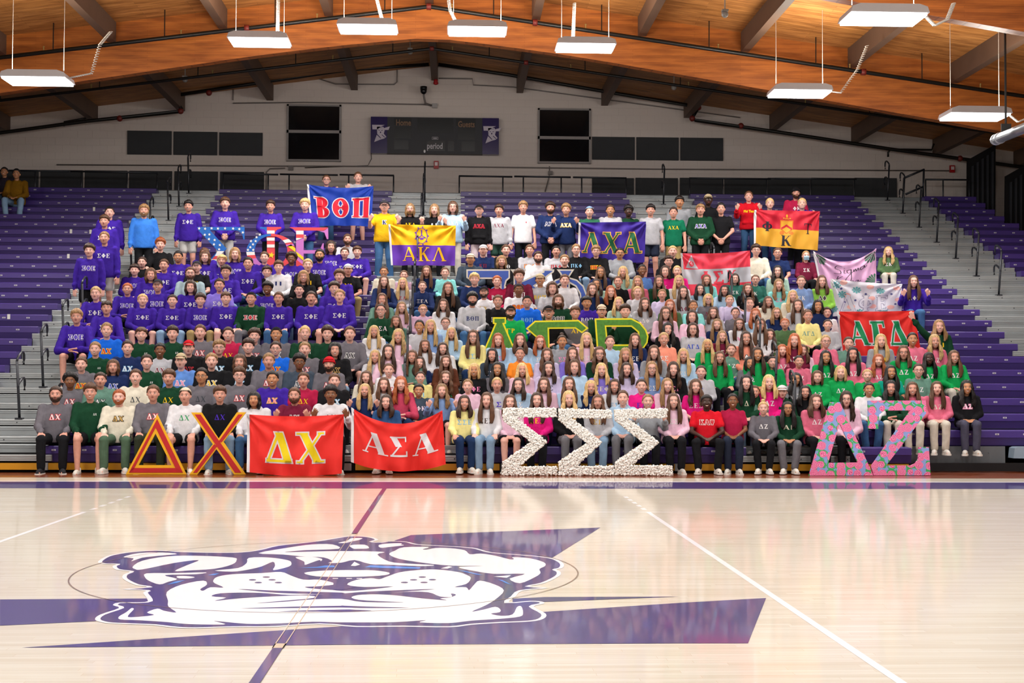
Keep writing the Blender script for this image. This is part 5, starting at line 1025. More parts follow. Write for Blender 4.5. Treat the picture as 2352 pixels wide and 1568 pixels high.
def hair_mesh(sex, st):
    key = ('h', sex, st)
    if key in CACHE: return CACHE[key]
    NT, NU = 56, 9; seed = sum(map(ord, st))*1.7
    long = {'L': .34, 'W': .31, 'M': .24, 'B': .14, 'l': .15}.get(st, 0)
    T0 = {'s': .016, 'q': .026, 'c': .034, 'a': .045, 'u': .02, 'l': .02, 'L': .013, 'W': .018, 'M': .014, 'B': .018, 'P': .009, 'N': .009, 'b': .012, 'h': .014, 'e': .02}[st]
    rows = []; inner = []
    for i in range(NT):
        th = 2*math.pi*i/NT; a = abs(((th+math.pi) % (2*math.pi))-math.pi); ad = math.degrees(a)
        front = {'s': 50, 'q': 60, 'c': 58, 'a': 50, 'u': 62, 'l': 54, 'b': 48, 'h': 52, 'e': 52}.get(st, 47)
        if st == 'u' : front += 5*math.sin(th*7)
        side = 92 if not long else 100; end = lerp(front, 66, ss(25, 55, ad)) if ad < 55 else lerp(66, side, ss(55, 82, ad))
        if ad > 90: end = lerp(side, 122 if st not in 'h' else 112, ss(90, 130, ad))
        if st in 'bhe': end = lerp(front, {'h': 72, 'b': 76, 'e': 86}[st], ss(50, 90, ad)); end = lerp(end, {'h': 88, 'b': 84, 'e': 100}[st], ss(100, 150, ad))
        r = []; q = []
        for j in range(NU):
            u = j/(NU-1); al = math.radians(2+(end-2)*u); d = V3((math.sin(al)*math.sin(th), -math.sin(al)*math.cos(th), math.cos(al)))
            T = T0*(1-.55*ss(60, 100, math.degrees(al))*(st in 'sqcu')) ; 
            if st not in 'bhe': T *= 1+.38*noise.noise(d*(9 if st in 'ca' else 5)+V3((seed, 0, 0)))+(.22*math.sin(th*22+al*3+seed) if st in 'qlcuWL' else .08*math.sin(th*30))
            if st in 'uql' and ad < 60 and u > .6: T *= 1.25
            if long and j < 6 and abs(math.sin(th)) < .08 : T *= .6
            edge = 1 if (long and ad > 50) else (1-.75*ss(.82, 1., u) if st not in 'bhe' else 1)
            r.append(radial(sex, d, max(.003, T*edge))); q.append(radial(sex, d, -.004))
        if long:
            n = 10; p0 = r[-1].copy(); s = 1 if math.sin(th) >= 0 else -1
            L = long*(1+.06*math.sin(th*9+seed))
            for j in range(1, n+1):
                t = j/n
                if ad < 48: pt = r[NU-1]; wv = 0
                else:
                    k = ss(48, 88, ad); fr = 1-ss(88, 108, ad)
                    if long > .2:
                        E = V3((s*lerp(.078, .135, k), -.112+.02*k, -L)); Bk = V3((math.sin(th)*.13, .16, -L*.9)); E = E*fr+Bk*(1-fr)
                    else: E = V3((s*lerp(.082, .108, k), -.05+.06*k, -L)); Bk = V3((math.sin(th)*.1, .075-.045*math.cos(th), -L)); E = E*fr+Bk*(1-fr)
                    e = t; z = lerp(p0.z, E.z, t); xy = ss(0, .55, t) if long > .2 else t
                    pt = V3((lerp(p0.x, E.x, xy), lerp(p0.y, E.y, xy), z)); wv = .009 if st in 'Wl' else .003
                    out = V3((math.sin(th), -math.cos(th), 0)); pt = pt+out*(wv*math.sin(z*48+th*2+seed)+.0045*math.sin(th*26+z*5)); 
                    if t > .85: pt.x *= 1-.12*(t-.85)/.15
                r.append(pt if ad >= 48 else r[NU-1]); q.append((pt-V3((s*.012, 0 if ad < 95 else .012, 0)) if ad >= 48 else q[NU-1]))
        rows.append(r); inner.append(q)
    mb = MB(); mb.quadgrid(rows, 0, close_u=True); b = len(mb.v); mb.quadgrid([list(q) for q in inner], 0, close_u=True)
    n = len(rows[0])
    for i in range(NT):
        j = (i+1) % NT; mb.f.append((i*n+n-1, j*n+n-1, b+j*n+n-1, b+i*n+n-1)); mb.m.append(0)
    if st in 'PN':
        c = V3((0, .1, .075)) if st == 'N' else V3((0, .115, .02)); mb.ell(c if st == 'P' else V3((0, .045, .135)), (.04, .04, .036), 14, 10)
        if st == 'P': mb.tube([(0, .12, .02), (.02, .17, -.04), (.03, .17, -.14), (.02, .16, -.24)], [.022, .034, .03, .008], 8)
    me = mb.mesh('hair', M_HAIR, True); CACHE[key] = me; return me
def hat_mesh(sex, kind):
    key = ('hat', sex, kind)
    if key in CACHE: return CACHE[key]
    me0 = hair_mesh(sex, {'h': 'h', 'b': 'b', 'e': 'e'}[kind]); mb = MB(); bm = bmesh.new(); bm.from_mesh(me0)
    if kind in 'hb':
        s = -1 if kind == 'h' else 1; P = []
        for i in range(13):
            a = math.radians(-62+124*i/12); x = math.sin(a); y = math.cos(a); P.append([V3((x*.083, s*(.083*y+.004), .062 if s < 0 else .03)), V3((x*.088, s*(.125*y+.004), .058 if s < 0 else .02)), V3((x*.078, s*(.165*y), (.046 if s < 0 else .004)))])
        mb.quadgrid(P); mb.quadgrid([[p-V3((0, 0, .004)) for p in r] for r in P]); mb.ell((0, .02, .132), (.007, .007, .004), 8, 4)
    else:
        mb.tube([(.088*math.sin(t), -.098*math.cos(t)+.008, .058-.028*(1-math.cos(t))/2) for t in [2*math.pi*k/24 for k in range(24)]], .015, 8, closed=True)
    m2 = mb.mesh('x', M_CLOTH, True); bm.from_mesh(m2); me = bpy.data.meshes.new('hat'); bm.to_mesh(me); bm.free(); me.materials.append(M_CLOTH); CACHE[key] = me; return me
def beard_mesh(full):
    key = ('beard', full)
    if key in CACHE: return CACHE[key]
    G = []
    for i in range(25):
        a = math.radians(-86+172*i/24); r = []
        for j in range(9):
            ph = math.radians(lerp(lerp(-24, -4, ss(40, 80, abs(math.degrees(a)))), -62, j/8)); d = V3((math.sin(a)*math.cos(ph), -math.cos(a)*math.cos(ph), math.sin(ph)))
            e = (.0075+.004*noise.noise(d*14))*(1 if 0 < i < 24 and j > 0 else .15)*(1.5 if full else .8)
            r.append(radial('m', d, max(.001, e)))
        G.append(r)
    mb = MB(); mb.quadgrid(G, mfn=None)
    # leave the mouth open
    keep = []; 
    for f in mb.f:
        c = sum((V3(mb.v[i]) for i in f), V3())/4
        if not (abs(c.x) < .029 and -.066 < c.z < -.036): keep.append(f)
    mb.f = keep; mb.m = [0]*len(keep)
    me = mb.mesh('beard', M_HAIR, True); CACHE[key] = me; return me
def mustache_mesh():
    if 'mus' not in CACHE:
        P = [[(-.028, -.047), (-.012, -.0375), (0, -.04), (.012, -.0375), (.028, -.047), (.012, -.0445), (0, -.0455), (-.012, -.0445)]]; mb = MB(); addVF(mb, tessmap(P, lambda x, z: face_y('m', x, z, .006), .01)); CACHE['mus'] = mb.mesh('mustache', M_HAIR, True, False)
    return CACHE['mus']
def mask_mesh():
    mb = MB(); G = [[V3(face_y('f', -.06+.12*i/10, .0-.09*j/8, .014)) for j in range(9)] for i in range(11)]; mb.quadgrid(G); mb.quadgrid([[p+V3((0, .003, 0)) for p in r] for r in G]); return mb.mesh('face_mask', mat('pale_blue_mask', 'a9cfe2', .8), True)
PCOL = dict(w='e9e7e6', y='f2c81a', r='c8202e', g='1d9a5a', b='2347c0', n='1c2a66', k='17171c', p='4a2ab8', o='f08a1c', i='f08ab8', a='c9a35c', m='7a1a34', l='8cc4ea', c='3c4248', t='f0dce6')
OUTM = {}
def print_mesh(sex, pose, kind, txt, mode, out):
    key = ('p', sex, pose, kind, txt, mode, out)
    if key in CACHE: return CACHE[key]
    me = top_mesh(sex, pose, kind); kt = ('tt', sex, pose, kind)
    if kt not in CACHE: CACHE[kt] = BVHTree.FromPolygons([v.co for v in me.vertices], [tuple(p.vertices) for p in me.polygons])
    T = CACHE[kt]; dz = pose_joints(pose, sex)['dz']
    def f(off):
        def g(x, z):
            h = T.ray_cast(V3((x, -.6, z)), V3((0, 1, 0)))[0]; return (x, min((h.y if h else 0), .02)-off, z)
        return g
    if txt[0] == '@':
        tm = text_mesh(txt[1:].replace('_', ' '), .075, 0); g = f(.005)
        for v in tm.vertices: v.co = g(v.co.x, v.co.z+.42+dz)
        tm.materials.clear(); tm.materials.append(M_PRINT); CACHE[key] = tm; return tm
    n = len(txt); w = .078*n; z0 = (.385 if kind != 'h' else .37)*(.93 if sex == 'f' else 1)+dz; h = .078; x0 = -w/2
    if mode == 's': w = .026*n; x0 = .05; z0 += .045; h = .03
    st = (.27, .13, .8) if mode != 't' else (.2, .08, 1.)
    if out: st = (.24, .12, .5)
    mb = MB()
    if out: addVF(mb, tessmap(wordpolys(txt, x0, z0, x0+w, h, .0075, *st), f(.004), .022), 1)
    addVF(mb, tessmap(wordpolys(txt, x0, z0, x0+w, h, 0, *st), f(.0065 if out else .004), .022), 0)
    ms = [M_PRINT]
    if out: ms.append(mat('print_outline_'+PCOL[out], PCOL[out], .7))
    r = mb.mesh('chest_letters', ms, False, False); CACHE[key] = r; return r
TOPC = dict(pu=('3a2090', 'purple'), bk=('141417', 'black'), gn=('123b26', 'dark green'), gy=('66636a', 'charcoal grey'), lg=('b4b5bb', 'light grey'), wh=('dcdce0', 'white'), bl=('1560d0', 'royal blue'), nv=('1a2a55', 'navy'), lb=('a9c8e2', 'light blue'), rd=('cc1626', 'bright red'),
  mr=('6a1a34', 'maroon'), pk=('d26a84', 'pink'), lp=('e2bcd0', 'pale pink'), la=('c8bede', 'lavender'), kg=('10964c', 'bright green'), sg=('5f8577', 'sage green'), mn=('a8c9b8', 'pale mint'), ye=('e6dc92', 'pale yellow'), oR=('ee8a2c', 'orange'), hp=('d81b7e', 'hot pink'), cr=('d8d2c0', 'cream'), br=('5c3322', 'brown'), te=('2f6a5e', 'teal green'), cb=('5a84c8', 'cornflower blue'), aq=('86d6d4', 'aqua'), sl=('3a4654', 'dark slate'), cs=('a81c44', 'crimson'), ol=('4c6844', 'olive green'), ma=('c4a2ba', 'mauve'), sa=('e89078', 'salmon orange'), li=('8cc850', 'lime green'), lv=('8272d0', 'violet'), sb=('7894c2', 'slate blue'), gt=('8e9298', 'mid grey'), rr=('b8405c', 'rose red'), em=('10a088', 'emerald'), dn=('2c4f7c', 'denim blue'), yl=('e8b41a', 'golden yellow'), tl=('9fb6bc', 'pale teal'), sk=('3a7cd8', 'sky blue'), da=('2e2833', 'shadowy grey'), go=('7a560e', 'mustard'))  # da and go are darkened, painting the top-left corner's darkness into the tops
LEGC = dict(b='17181c', j='3d628c', J='7f9cb8', s='131316', g='6a6a70', G='4c6450', k='a08a5c', W='cfc9bb', n='1e3358', S='b8b6b2', R='c6b6ba', D='253f36', O='2f3628', N='232a3c', P='4a4a5c')
SKINC = {'1': 'e0ac9c', '2': 'cd9582', '3': 'bb8460', '4': '7d5136', '5': '3e281f'}
HAIRC = dict(k='171212', d='3c271b', n='5a3b26', y='cfac74', g='94714a', r='a4552a', G='33333a', W='d8d8dc', T='b8a888', R='c01824', L='86a8cc', B='16161a', C='d8c8b0')
GREEK_BIG = None
DATA = """
A 595 190 m1 b:B puw SFE/w TA,s|A 548 270 m2 q:n puw SFE/w TA,s|A 548 420 m2 s:g puw SFE/w TA,S|A 413 535 m1 c:d puw SFE/p/w TA,s|A 905 175 m2 q:g skw - TA,b,f|A 1305 135 m2 q:k puw SFE/w TA,S,u|A 1052 480 m1 c:r bkt - X,b|A 888 650 m1 s:d bkw - C|A 820 710 m1 q:d puw SFE/p/w C|A 965 750 m2 l:n puw SFE/p/w C|A 1085 665 m2 s:n puw SFE/w C|A 1212 590 m3 s:k puw SFE/w C|A 1322 740 m1 s:n tlw - C,g,f|A 1380 680 m1 h:G bkt XX/y C|A 1455 590 m1 l:n puw SFE/w C
A 755 880 m2 s:r puw SFE/p/w X,b|A 1028 850 m2 h:G puw SFE/p/w X|A 892 980 m1 s:y puw SFE/w C,s|A 1325 860 m1 l:d puw SFE/w C|A 470 920 m1 s:y puw SFE/w X,b|A 568 1050 m2 u:d puw SFE/w X,b|A 298 1125 m2 q:g puw SFE/p/w X,s|A 1160 985 m1 s:d puw SFE/w C,J|A 1412 980 m1 c:d puw SFE/p/w C,k|A 568 1250 m1 s:g blw DX/r/y K|A 465 1420 m1 s:g gnt DX/w/s K|A 757 1410 m1 s:d nvw DX/w/l K|A 880 1290 m1 u:n gnt DX/w/s K|A 1162 1280 m1 q:d gnt DX/w/s K|A 1048 1430 m4 s:k lgt DX/m/w K
B 263 345 m1 q:n puw SFE/p/w TS,S|B 672 370 m2 q:d puw SFE/p/w TS,b|B 982 360 m1 c:y puw SFE/p/w TS,j|B 1175 135 m1 s:n puw - TV,j,g|B 1460 110 m1 s:n lgw - TV,s|B 78 820 m1 l:n puw SFE/w C|B 352 800 m1 l:g puw SFE/p/w C|B 235 860 m2 q:y puw SFE/w C|B 470 885 m2 s:k puw SFE/w C,j|B 270 960 m2 q:d puw SFE/w C|B 212 1080 m2 s:d lvt SFE/w K,u|B 270 1200 m1 u:n puw SFE/w K,s|B 640 960 m1 q:d bkw - C|B 617 830 m1 s:n puw SFE/w C|B 745 915 m1 q:n whw II/n C|B 860 840 m4 a:d puw SFE/p/w C,g|B 1007 900 m1 s:y bkt XI/y C|B 968 1005 m2 l:g bkt - C|B 1115 810 m3 s:k puw SFE/p/w C,f|B 1215 735 m2 l:d puw SFE/p/w C|B 1365 670 m2 s:n lgt - C,f
B 1340 790 m1 s:n puw SFE/w C|B 1452 780 m1 q:n puw SFE/w C,s|B 1370 940 m2 h:W bkt XI/y C,k|B 1292 1000 m1 c:n puw SFE/p/w C|B 1245 1110 m1 c:d puw SFE/w C|B 645 1110 m4 c:k puw SFE/p/w C|B 930 1125 m1 b:B bkt - K|B 497 1200 m2 b:B gnh SFE/r/w K,g1|B 745 1200 m2 s:n puw SFE/w K,j|B 1037 1195 m2 s:d puw SFE/w K,s,u|B 1295 1180 m1 s:g puw SFE/w C,s
C 575 460 m1 s:n gyh DX/r/y K|C 862 480 m2 l:n nvw DX/b/w K|C 1165 440 m1 s:d gnt DX/w/s K|C 1472 430 m1 h:T cbw DX/i/w K|C 1365 580 m2 q:n gnw DX/y K|C 475 610 m4 a:k gyw DX/w/r K|C 748 600 m2 s:d sgh DX/w/k K|C 1065 575 m1 s:n crw DX/c K,u|C 345 730 m2 s:d gyw DX/w/r K,b,f|C 655 710 m2 q:n gnw DX/w/s K,s|C 915 755 m1 s:r crw DX/a/k K,G,f|C 1222 720 m2 s:n gyw DX/w/r K,O
D 235 170 m1 s:n gyw DX/w/r C|D 487 190 m1 s:d csh DX/y K|D 405 310 m1 q:g bkw DX/w/l K,g|D 723 205 m1 c:d gyw DX/w/r K|D 920 190 m3 b:B gyw DX/g/w K|D 1178 180 m1 s:y gnt DX/w/s K|D 1382 185 m1 c:d gnt - K|D 1582 185 m1 s:n gyh DX/k/w C,s|D 130 310 m1 h:R bkh DX/k/r K|D 337 430 m1 s:g bkw DX/y/w K|D 668 300 m1 q:d bkw DX/w/l K|D 590 440 m2 l:n bkw DX/w/l K|D 915 320 m1 s:d blw DX/r/y K,g|D 1177 325 m1 s:g gyw DX/w/r K|D 1447 330 m2 l:k bkw DX/k/a K|D 1128 440 m4 c:k slw DX/c/w K,g|D 852 430 m2 s:g gyw DX/w/r K
D 1395 460 m2 e:R gyw DX/w/r K,f|D 247 565 m3 s:k gyw DX/c K,g|D 587 560 m1 q:n gyw DX/w/r K,g|D 887 590 m3 s:k puw DX/i/y K|D 1165 600 m2 s:n cst DX/y K|D 1443 610 m1 s:n bkw DX/w/l K|D 100 740 m2 b:C whw DX/g K,s|D 412 730 m2 q:n bkw DX/p K,J,u|D 720 775 m3 l:k whh - K,j|D 1083 740 m2 s:n mrw DX/c/w U,j,f|D 1410 730 m4 c:k whw DX/c U,b,u
E 275 150 m1 h:G yll K/n/w TV,j,g,u|E 530 180 m1 l:g bkt AKL/y TV,b,g,f|E 775 185 m1 l:g bkt II/w TV,b|E 960 160 m1 l:n lbw AKL/w TV,W,g|E 1222 190 m1 h:B bkh LXA/m/r TA,R|E 1420 190 m2 q:d lgw LXA/m TA,D|E 270 805 f3 P:d crw - L|E 470 840 f1 P:n mat - L|E 695 800 f2 L:n nvw - L|E 880 815 f1 P:n aqw - L|E 1135 680 m3 h:C slh - C|E 1262 590 m1 h:W nvw KP/m C|E 1490 590 m1 s:n bkh FQ/w C|E 1445 700 m2 l:g bkw - C|E 268 900 f1 L:n nvw - X|E 458 920 f2 L:y lgw SA/r L|E 655 950 f1 P:n nvh YEL/w X|E 910 970 f2 L:n bkw - X|E 250 1085 f2 L:n sgw - X|E 445 1160 f1 L:g lpw - L|E 240 1190 f1 P:d gnw ASA/t X,g
E 660 1185 f1 P:g maw - L,g|E 865 1135 f1 M:n whw - L|E 1175 880 m1 q:y nvw - C|E 1400 900 m1 s:r csw BQP/w C|E 1270 1010 m2 h:B wht XX/y C,f|E 1155 1080 m2 c:k lgh BQP/n C,j,f|E 1410 1100 m2 s:n bkh BQP/c/w C|E 390 1300 f2 M:n sgw AI/C L|E 625 1350 f3 P:k lgw - L|E 735 1350 f2 L:y sbw - L|E 885 1320 f1 P:n lbw - L,g|E 170 1400 f2 L:y whw - L|E 415 1450 f2 W:y lpw - L|E 945 1420 f2 L:y lbw - L|E 1537 1210 m2 h:B kgw GR/y C,f
F 225 160 m2 q:g wht I/r/s TA,b|F 497 170 m2 c:d nvw LXA/n/w TS,b,f|F 655 185 m2 c:g nvw LXA/w/y TV,g1|F 888 205 m1 b:L ent - TS,b|F 1097 190 m3 s:d lgh - TS,b|F 1280 200 m5 c:k gnt - TS,b|F 1500 190 m2 q:k lgt - TA,N|F 290 590 m2 s:n lgw PKF/o C|F 375 660 m2 s:d whw - C,f|F 555 600 m2 s:k lgw PKF/r C,u|F 640 690 m1 s:g bkw - C|F 755 585 m1 s:g bkw PKF/l C,g|F 955 600 m1 q:g bkh PKF/r/y C,g,s|F 1192 620 m3 s:k gth - C,g,u|F 1000 810 f3 L:n nvw D/t L|F 1225 810 f2 W:y mnw - L|F 1415 790 f4 P:k cbt K/w L
F 185 850 m1 c:n mrw BQP/w C|F 395 885 m3 h:T lgh BQP/y C,u|F 640 890 m1 s:n whw - C|F 515 970 m1 l:n lgt - C|F 180 985 m4 b:G whw BQP/o/r C|F 265 1105 m2 b:B blh BQP/l C|F 575 1095 m1 l:n gnw BQP/c/w C,f|F 480 1210 m2 h:B bkw - C,g,u|F 745 1215 m2 u:n gyw AG/y C|F 860 1115 m3 q:k puw BQP/w C|F 1010 1200 m2 h:C gnw - C,u|F 1245 1200 m1 q:d gnw - U|F 960 930 f3 M:d mnw - L|F 915 980 f1 L:n nvw - L|F 1175 905 f2 P:n bkt - L|F 1100 1005 f1 M:r bkt - L|F 1370 905 f2 L:g pkw - L|F 1370 1010 f1 P:y lgw D/w L|F 1180 1120 f1 M:y mnw - L|F 1440 1125 f1 M:n lgw DF/w L
G 262 270 m2 s:d ett AXA/y TA,k|G 317 175 m3 q:k gtw - TA,b|G 505 245 m2 u:g gnh LXA/p/w TS,b|G 575 155 m5 h:T bkt - TA,b|G 690 235 m2 s:k bkt - TS,b|G 940 125 m1 s:n rdh @Phi_Tau/y TV,j|G 1130 190 m1 s:y slt - TV,j|G 1365 95 m2 e:B csw FK/w TA,b,f|G 1420 190 m1 s:y puh - TV,b|G 255 620 m1 s:y bkw - C,u|G 220 710 m1 q:d bkw - C,g|G 188 800 f1 B:d hpw K/w L|G 295 800 f1 P:y hpw K/w L|G 1005 610 m1 q:d crw - C,g|G 1200 635 m2 s:n nvt KS/l K,s,g|G 1455 660 f1 P:g mrw SK/w K,b,m
G 130 890 f2 L:n gnw - L|G 310 890 f2 L:y whw - L|G 560 880 f2 L:n aqw - L|G 815 865 f1 B:d tew SK/w L|G 1000 875 f1 P:n tew K/w L,g|G 1200 800 f1 M:k mnw - L|G 1210 920 f1 W:g aqw SK/i L|G 1412 890 f1 P:n sbw SK/w L|G 350 985 f1 L:d lgw DF/m L|G 500 960 f1 M:k lbw - L|G 722 970 f2 M:k lbw - X|G 930 955 f1 W:n bkt - L|G 160 1010 f2 P:g law - L|G 575 1050 f1 B:y gyt DF/m L,g|G 768 1060 f1 P:g law - X|G 945 1090 f1 P:n law - L|G 1115 1090 f2 M:n crw - L|G 1335 1020 f1 L:y crw - L|G 1382 1105 f1 L:n lgw - L|G 440 1110 f3 P:n aqt - L|G 230 1105 f1 L:r olw - L|G 190 1175 f1 L:n lpw - L,g|G 430 1205 f1 B:d lpw - L
G 620 1180 f1 M:n lgt - L|G 820 1190 f1 P:d gyt - L|G 1000 1190 f2 M:r lbw - L|G 1190 1175 f1 M:g nvw - X,g|G 1265 1270 f2 P:r olw - X|G 210 1320 f1 W:k bkw AI/w L|G 437 1320 f1 B:d lgw AGD/b L,g|G 655 1285 f1 L:g nvw - L|G 855 1270 f1 L:n whw AI/i L,g|G 1045 1280 f2 L:n whw - L|G 1130 1370 f1 W:d olw AFA/C L|G 1350 1420 f1 M:r mrw ASA/w L|G 175 1410 f2 P:y saw SS/w L|G 700 1385 f1 L:g mrw ASA/w L|G 915 1400 f2 L:d saw AFA/w/k L
H 865 150 f1 W:y olw SK/t L,W|H 265 420 f1 M:n liw DF/k/w L|H 1090 420 f1 L:n puw DFE/w U,j|H 310 700 f1 s:d whw - L|H 318 810 f1 P:d lgw - L|H 1320 825 f1 M:g gnw AI/y UW,b|H 300 960 f1 P:y pkw - L,g|H 505 975 f1 P:d sgw DZ/w L|H 798 955 f1 L:y gtw AI/y L|H 1080 940 f3 P:k pkw DZ/w L|H 1280 960 f2 W:y pkw DZ/w L|H 545 1075 f2 L:k pkw DZ/w L|H 300 1100 f3 L:k kgw DZ/t L|H 775 1130 f1 W:r pkw DZ/w L|H 1000 1060 f2 M:n kgw DZ/t L,g|H 1228 1115 f5 L:k kgw DZ/t L|H 1455 1100 f2 L:n kgw DZ/t C,W|H 90 1050 f1 M:n lpw - L|H 230 640 f3 B:k nvw - L|H 140 730 f2 P:n yew AGD/te C,b
H 225 1280 f1 B:n kgw DZ/t L|H 435 1240 f1 B:y kgw DZ/t L|H 675 1265 f1 P:y kgw DZ/t L|H 885 1235 f3 L:k emt - L|H 1135 1220 f1 P:d sgw DZ/w L,g|H 690 1390 f3 P:k whw - C,j,r2|H 885 1375 f2 W:k gnw - X,W,r2|H 1080 1385 f2 L:n pkw - L,W,r2|H 1300 1380 f1 L:n pkw DZ/C L,W,q,r2|H 115 1450 f2 M:k bkw - L,r2|H 211 1500 f1 M:n pkw DZ/w L,b|H 485 1480 f1 W:d lpw - L,b,g|L 1570 620 f3 W:k bkw DZ/t/i L,P,q,r2
I 765 235 f2 L:n whw - L|I 945 265 f1 L:d whw - L|I 400 295 f1 L:d lpw - X|I 268 345 f2 L:y lgw - X|I 640 345 f2 L:n sgw - X|I 715 425 f1 M:d nvt AFA/t L|I 975 395 f1 L:n brw AFA/g L|I 405 480 f1 P:n whh SS/r L|I 180 565 f1 L:n crw - L|I 355 625 f1 M:n wht - L|I 720 565 f1 P:d yew AI/l L|I 975 555 f1 W:n brw AFA/g L|I 525 620 f1 W:r rrw - X|I 165 695 f2 L:y nvw - U|I 380 800 f1 M:d dnw - L|I 705 705 f3 s:k slw KFK/t L|I 935 710 f1 W:g sbw - U,s|I 1260 485 f3 B:y bkw EFE/i L|I 1195 640 f1 P:g lpw - L|I 1160 805 f2 M:d yew SSE/l K,n|I 1385 780 f1 L:n whw SES/br K,J|I 1490 470 f3 L:k gyt CE/k L|I 1440 330 f2 L:k slw ESE/t L|I 1250 150 f1 L:n yew SSE/l L,g
J 60 180 f1 L:r lbw SS/i L|J 280 180 f1 M:n lbw SS/w L|J 480 200 f1 M:r lbw SS/w L,g|J 700 195 f3 N:d gtw SS/i L|J 945 175 f1 L:y lpw SS/w L|J 1180 200 f1 P:n lbt - L|J 1430 180 f1 L:n nvw SE/w L|J 280 320 f2 P:d oRt EE/w L|J 550 330 f1 W:n law - L|J 805 320 f1 L:n lvw - L|J 1075 320 f1 W:n gnw - L,g|J 1335 330 f2 W:g law - L|J 300 480 f2 M:y lpw - L|J 565 465 f1 M:d law ES/c L|J 825 450 f1 B:n lbw - L|J 1095 480 f1 M:y lvw EEF/C L|J 1345 475 f1 M:d law - L|J 265 630 f1 M:d lbw SS/w L|J 520 625 f1 L:n lpw SS/w L|J 770 620 f1 L:n lbt - L|J 990 655 f2 W:y nvw K/w L|J 1225 640 f2 L:d whw ES/l L|J 1495 640 f1 P:d hpt EA/p L
J 180 800 f1 M:n lpw - L,s,h|J 450 780 f1 L:d hpw SES/y L,b|J 768 770 f1 W:y bkw - L,g1|J 1060 800 f2 L:n lgw SE/a L,J|J 1310 760 f1 P:n lbh - L,g1|J 50 625 f2 P:y lgw CS/p L
K 125 275 f1 L:n gtw - L|K 390 300 f2 L:y lbw SS/w L|K 105 420 f1 L:g sbw SS/w L,g|K 300 425 f1 W:d bkw ESG/i L|K 550 450 f1 P:d lgw S/b L|K 608 210 f3 L:y kgw - L|K 718 320 f2 L:n kgw DZ/t/s K,b|K 822 250 f1 P:n sgw DZ/w L|K 990 370 f3 B:k gyw DZ/w L|K 1055 290 f3 L:d kgw - L|K 1190 360 f1 N:k kgw DZ/t L|K 1280 255 f1 M:r pkw DZ/w L|K 1430 355 f2 P:k pkw DZ/w L|K 245 570 f1 L:g lpw - L|K 500 580 f1 W:n hpt SES/t L|K 955 545 f1 L:k gnw D/C L|K 1160 545 f1 M:y hpw DZ/w L|K 1405 530 f3 L:k gtw DZ/w L|K 1030 640 f2 P:n sgt - C,r2|K 1280 640 f1 h:W gnh D/C L,r2
K 70 715 f1 P:g gtw - U|K 300 710 f1 L:n lpw SS/w L,b|K 600 720 m5 s:k rdt KAU/r/w C,b,r1|K 835 710 f4 P:k cst - L,N,r1|K 1110 785 f1 N:y gyw DZ/w C,b,r1|K 1330 780 f3 L:k gnh AI/C C,g1,g,r1
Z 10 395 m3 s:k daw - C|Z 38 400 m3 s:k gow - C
"""
CRP = dict(A=(100, 440, 3.92), B=(450, 380, 3.92), C=(40, 720, 3.92), D=(400, 720, 3.921), E=(820, 440, 4.356), F=(1150, 440, 4.356), G=(1480, 420, 3.92), H=(1820, 540, 3.92), I=(800, 740, 4.356), J=(1130, 740, 4.356), K=(1470, 740, 3.92), L=(1840, 740, 4.127), Z=(0, 0, 1))
TOPC['yl'] = ('e8b41a', 'golden yellow'); TOPC['en'] = ('2a6048', 'green'); TOPC['et'] = ('0e6a4c', 'green')
people = []
for ln in DATA.strip().splitlines():
    for rec in ln.split('|'):
        t = rec.split(); c, x, y, ss_, hr, tp, pr = t[:7]; ex = (t[7] if len(t) > 7 else 'L').split(',')
        ox, oy, s = CRP[c]; people.append(dict(u=ox+float(x)/s, v=oy+float(y)/s, sex=ss_[0], skin=ss_[1], hair=hr, top=tp[:2], tk=tp[2], pr=pr, pose=ex[0], ex=ex[1:]))
def fit(p, k):
    "where the person would be on bench row k: ratio to the template height, x, y, seat or deck height"
    if p['pose'][0] == 'T': Y = rowY(k)-.18; base = deckZ(k-1) if k > 1 else 0; hz = 1.575-(.043 if p['sex'] == 'f' else 0)
    else: Y = rowY(k)+.13; base = rowZ(k); hz = .755-(.043 if p['sex'] == 'f' else 0)
    q = atY(p['u'], p['v'], Y); return (q.z-base)/hz, q.x, Y, base, hz
placed = []
for p in sorted(people, key=lambda p: -p['v']):
    if p['tk'] == 'l': p['tk'] = 't'
    stand = p['pose'][0] == 'T'; s = 1.04 if stand else .94 if p['sex'] == 'f' else 1.0
    fr = [int(e[1:]) for e in p['ex'] if e[0] == 'r']
    k = fr[0] if fr else min(range(1, NROW+1), key=lambda k: abs(fit(p, k)[0]-s))
    if not fr and not stand:
        lo = 1
        for q in placed:
            if q['pose'][0] != 'T' and abs(q['u']-p['u']) < 21 and q['v']-p['v'] < 70: lo = max(lo, q['k']+1)
        while k < lo and fit(p, k+1)[0] > .72: k += 1
    r_, x_, Y_, b_, hz = fit(p, k); zs = max(.88 if p['sex'] == 'f' else .93, min(1.04 if p['sex'] == 'f' else 1.07, r_))
    p.update(k=k, sc=zs, rr=r_, x=x_, Y=Y_, z=b_+max(-.07 if k > 2 else -.03, min(.04, (r_-zs)*hz))); placed.append(p)
rr = random.Random(11)
M_FM = None
NUMW = ['front', 'second', 'third', 'fourth', 'fifth', 'sixth', 'seventh', 'eighth', 'ninth', 'tenth', 'eleventh', 'twelfth', 'thirteenth', 'fourteenth', 'fifteenth', 'sixteenth', 'seventeenth', 'eighteenth', 'nineteenth', 'twentieth', 'twenty-first', 'twenty-second', 'twenty-third', 'twenty-fourth', 'twenty-fifth']
KIND = {'w': 'sweatshirt', 'h': 'hoodie', 't': 't-shirt'}
from collections import defaultdict
grp = defaultdict(list)
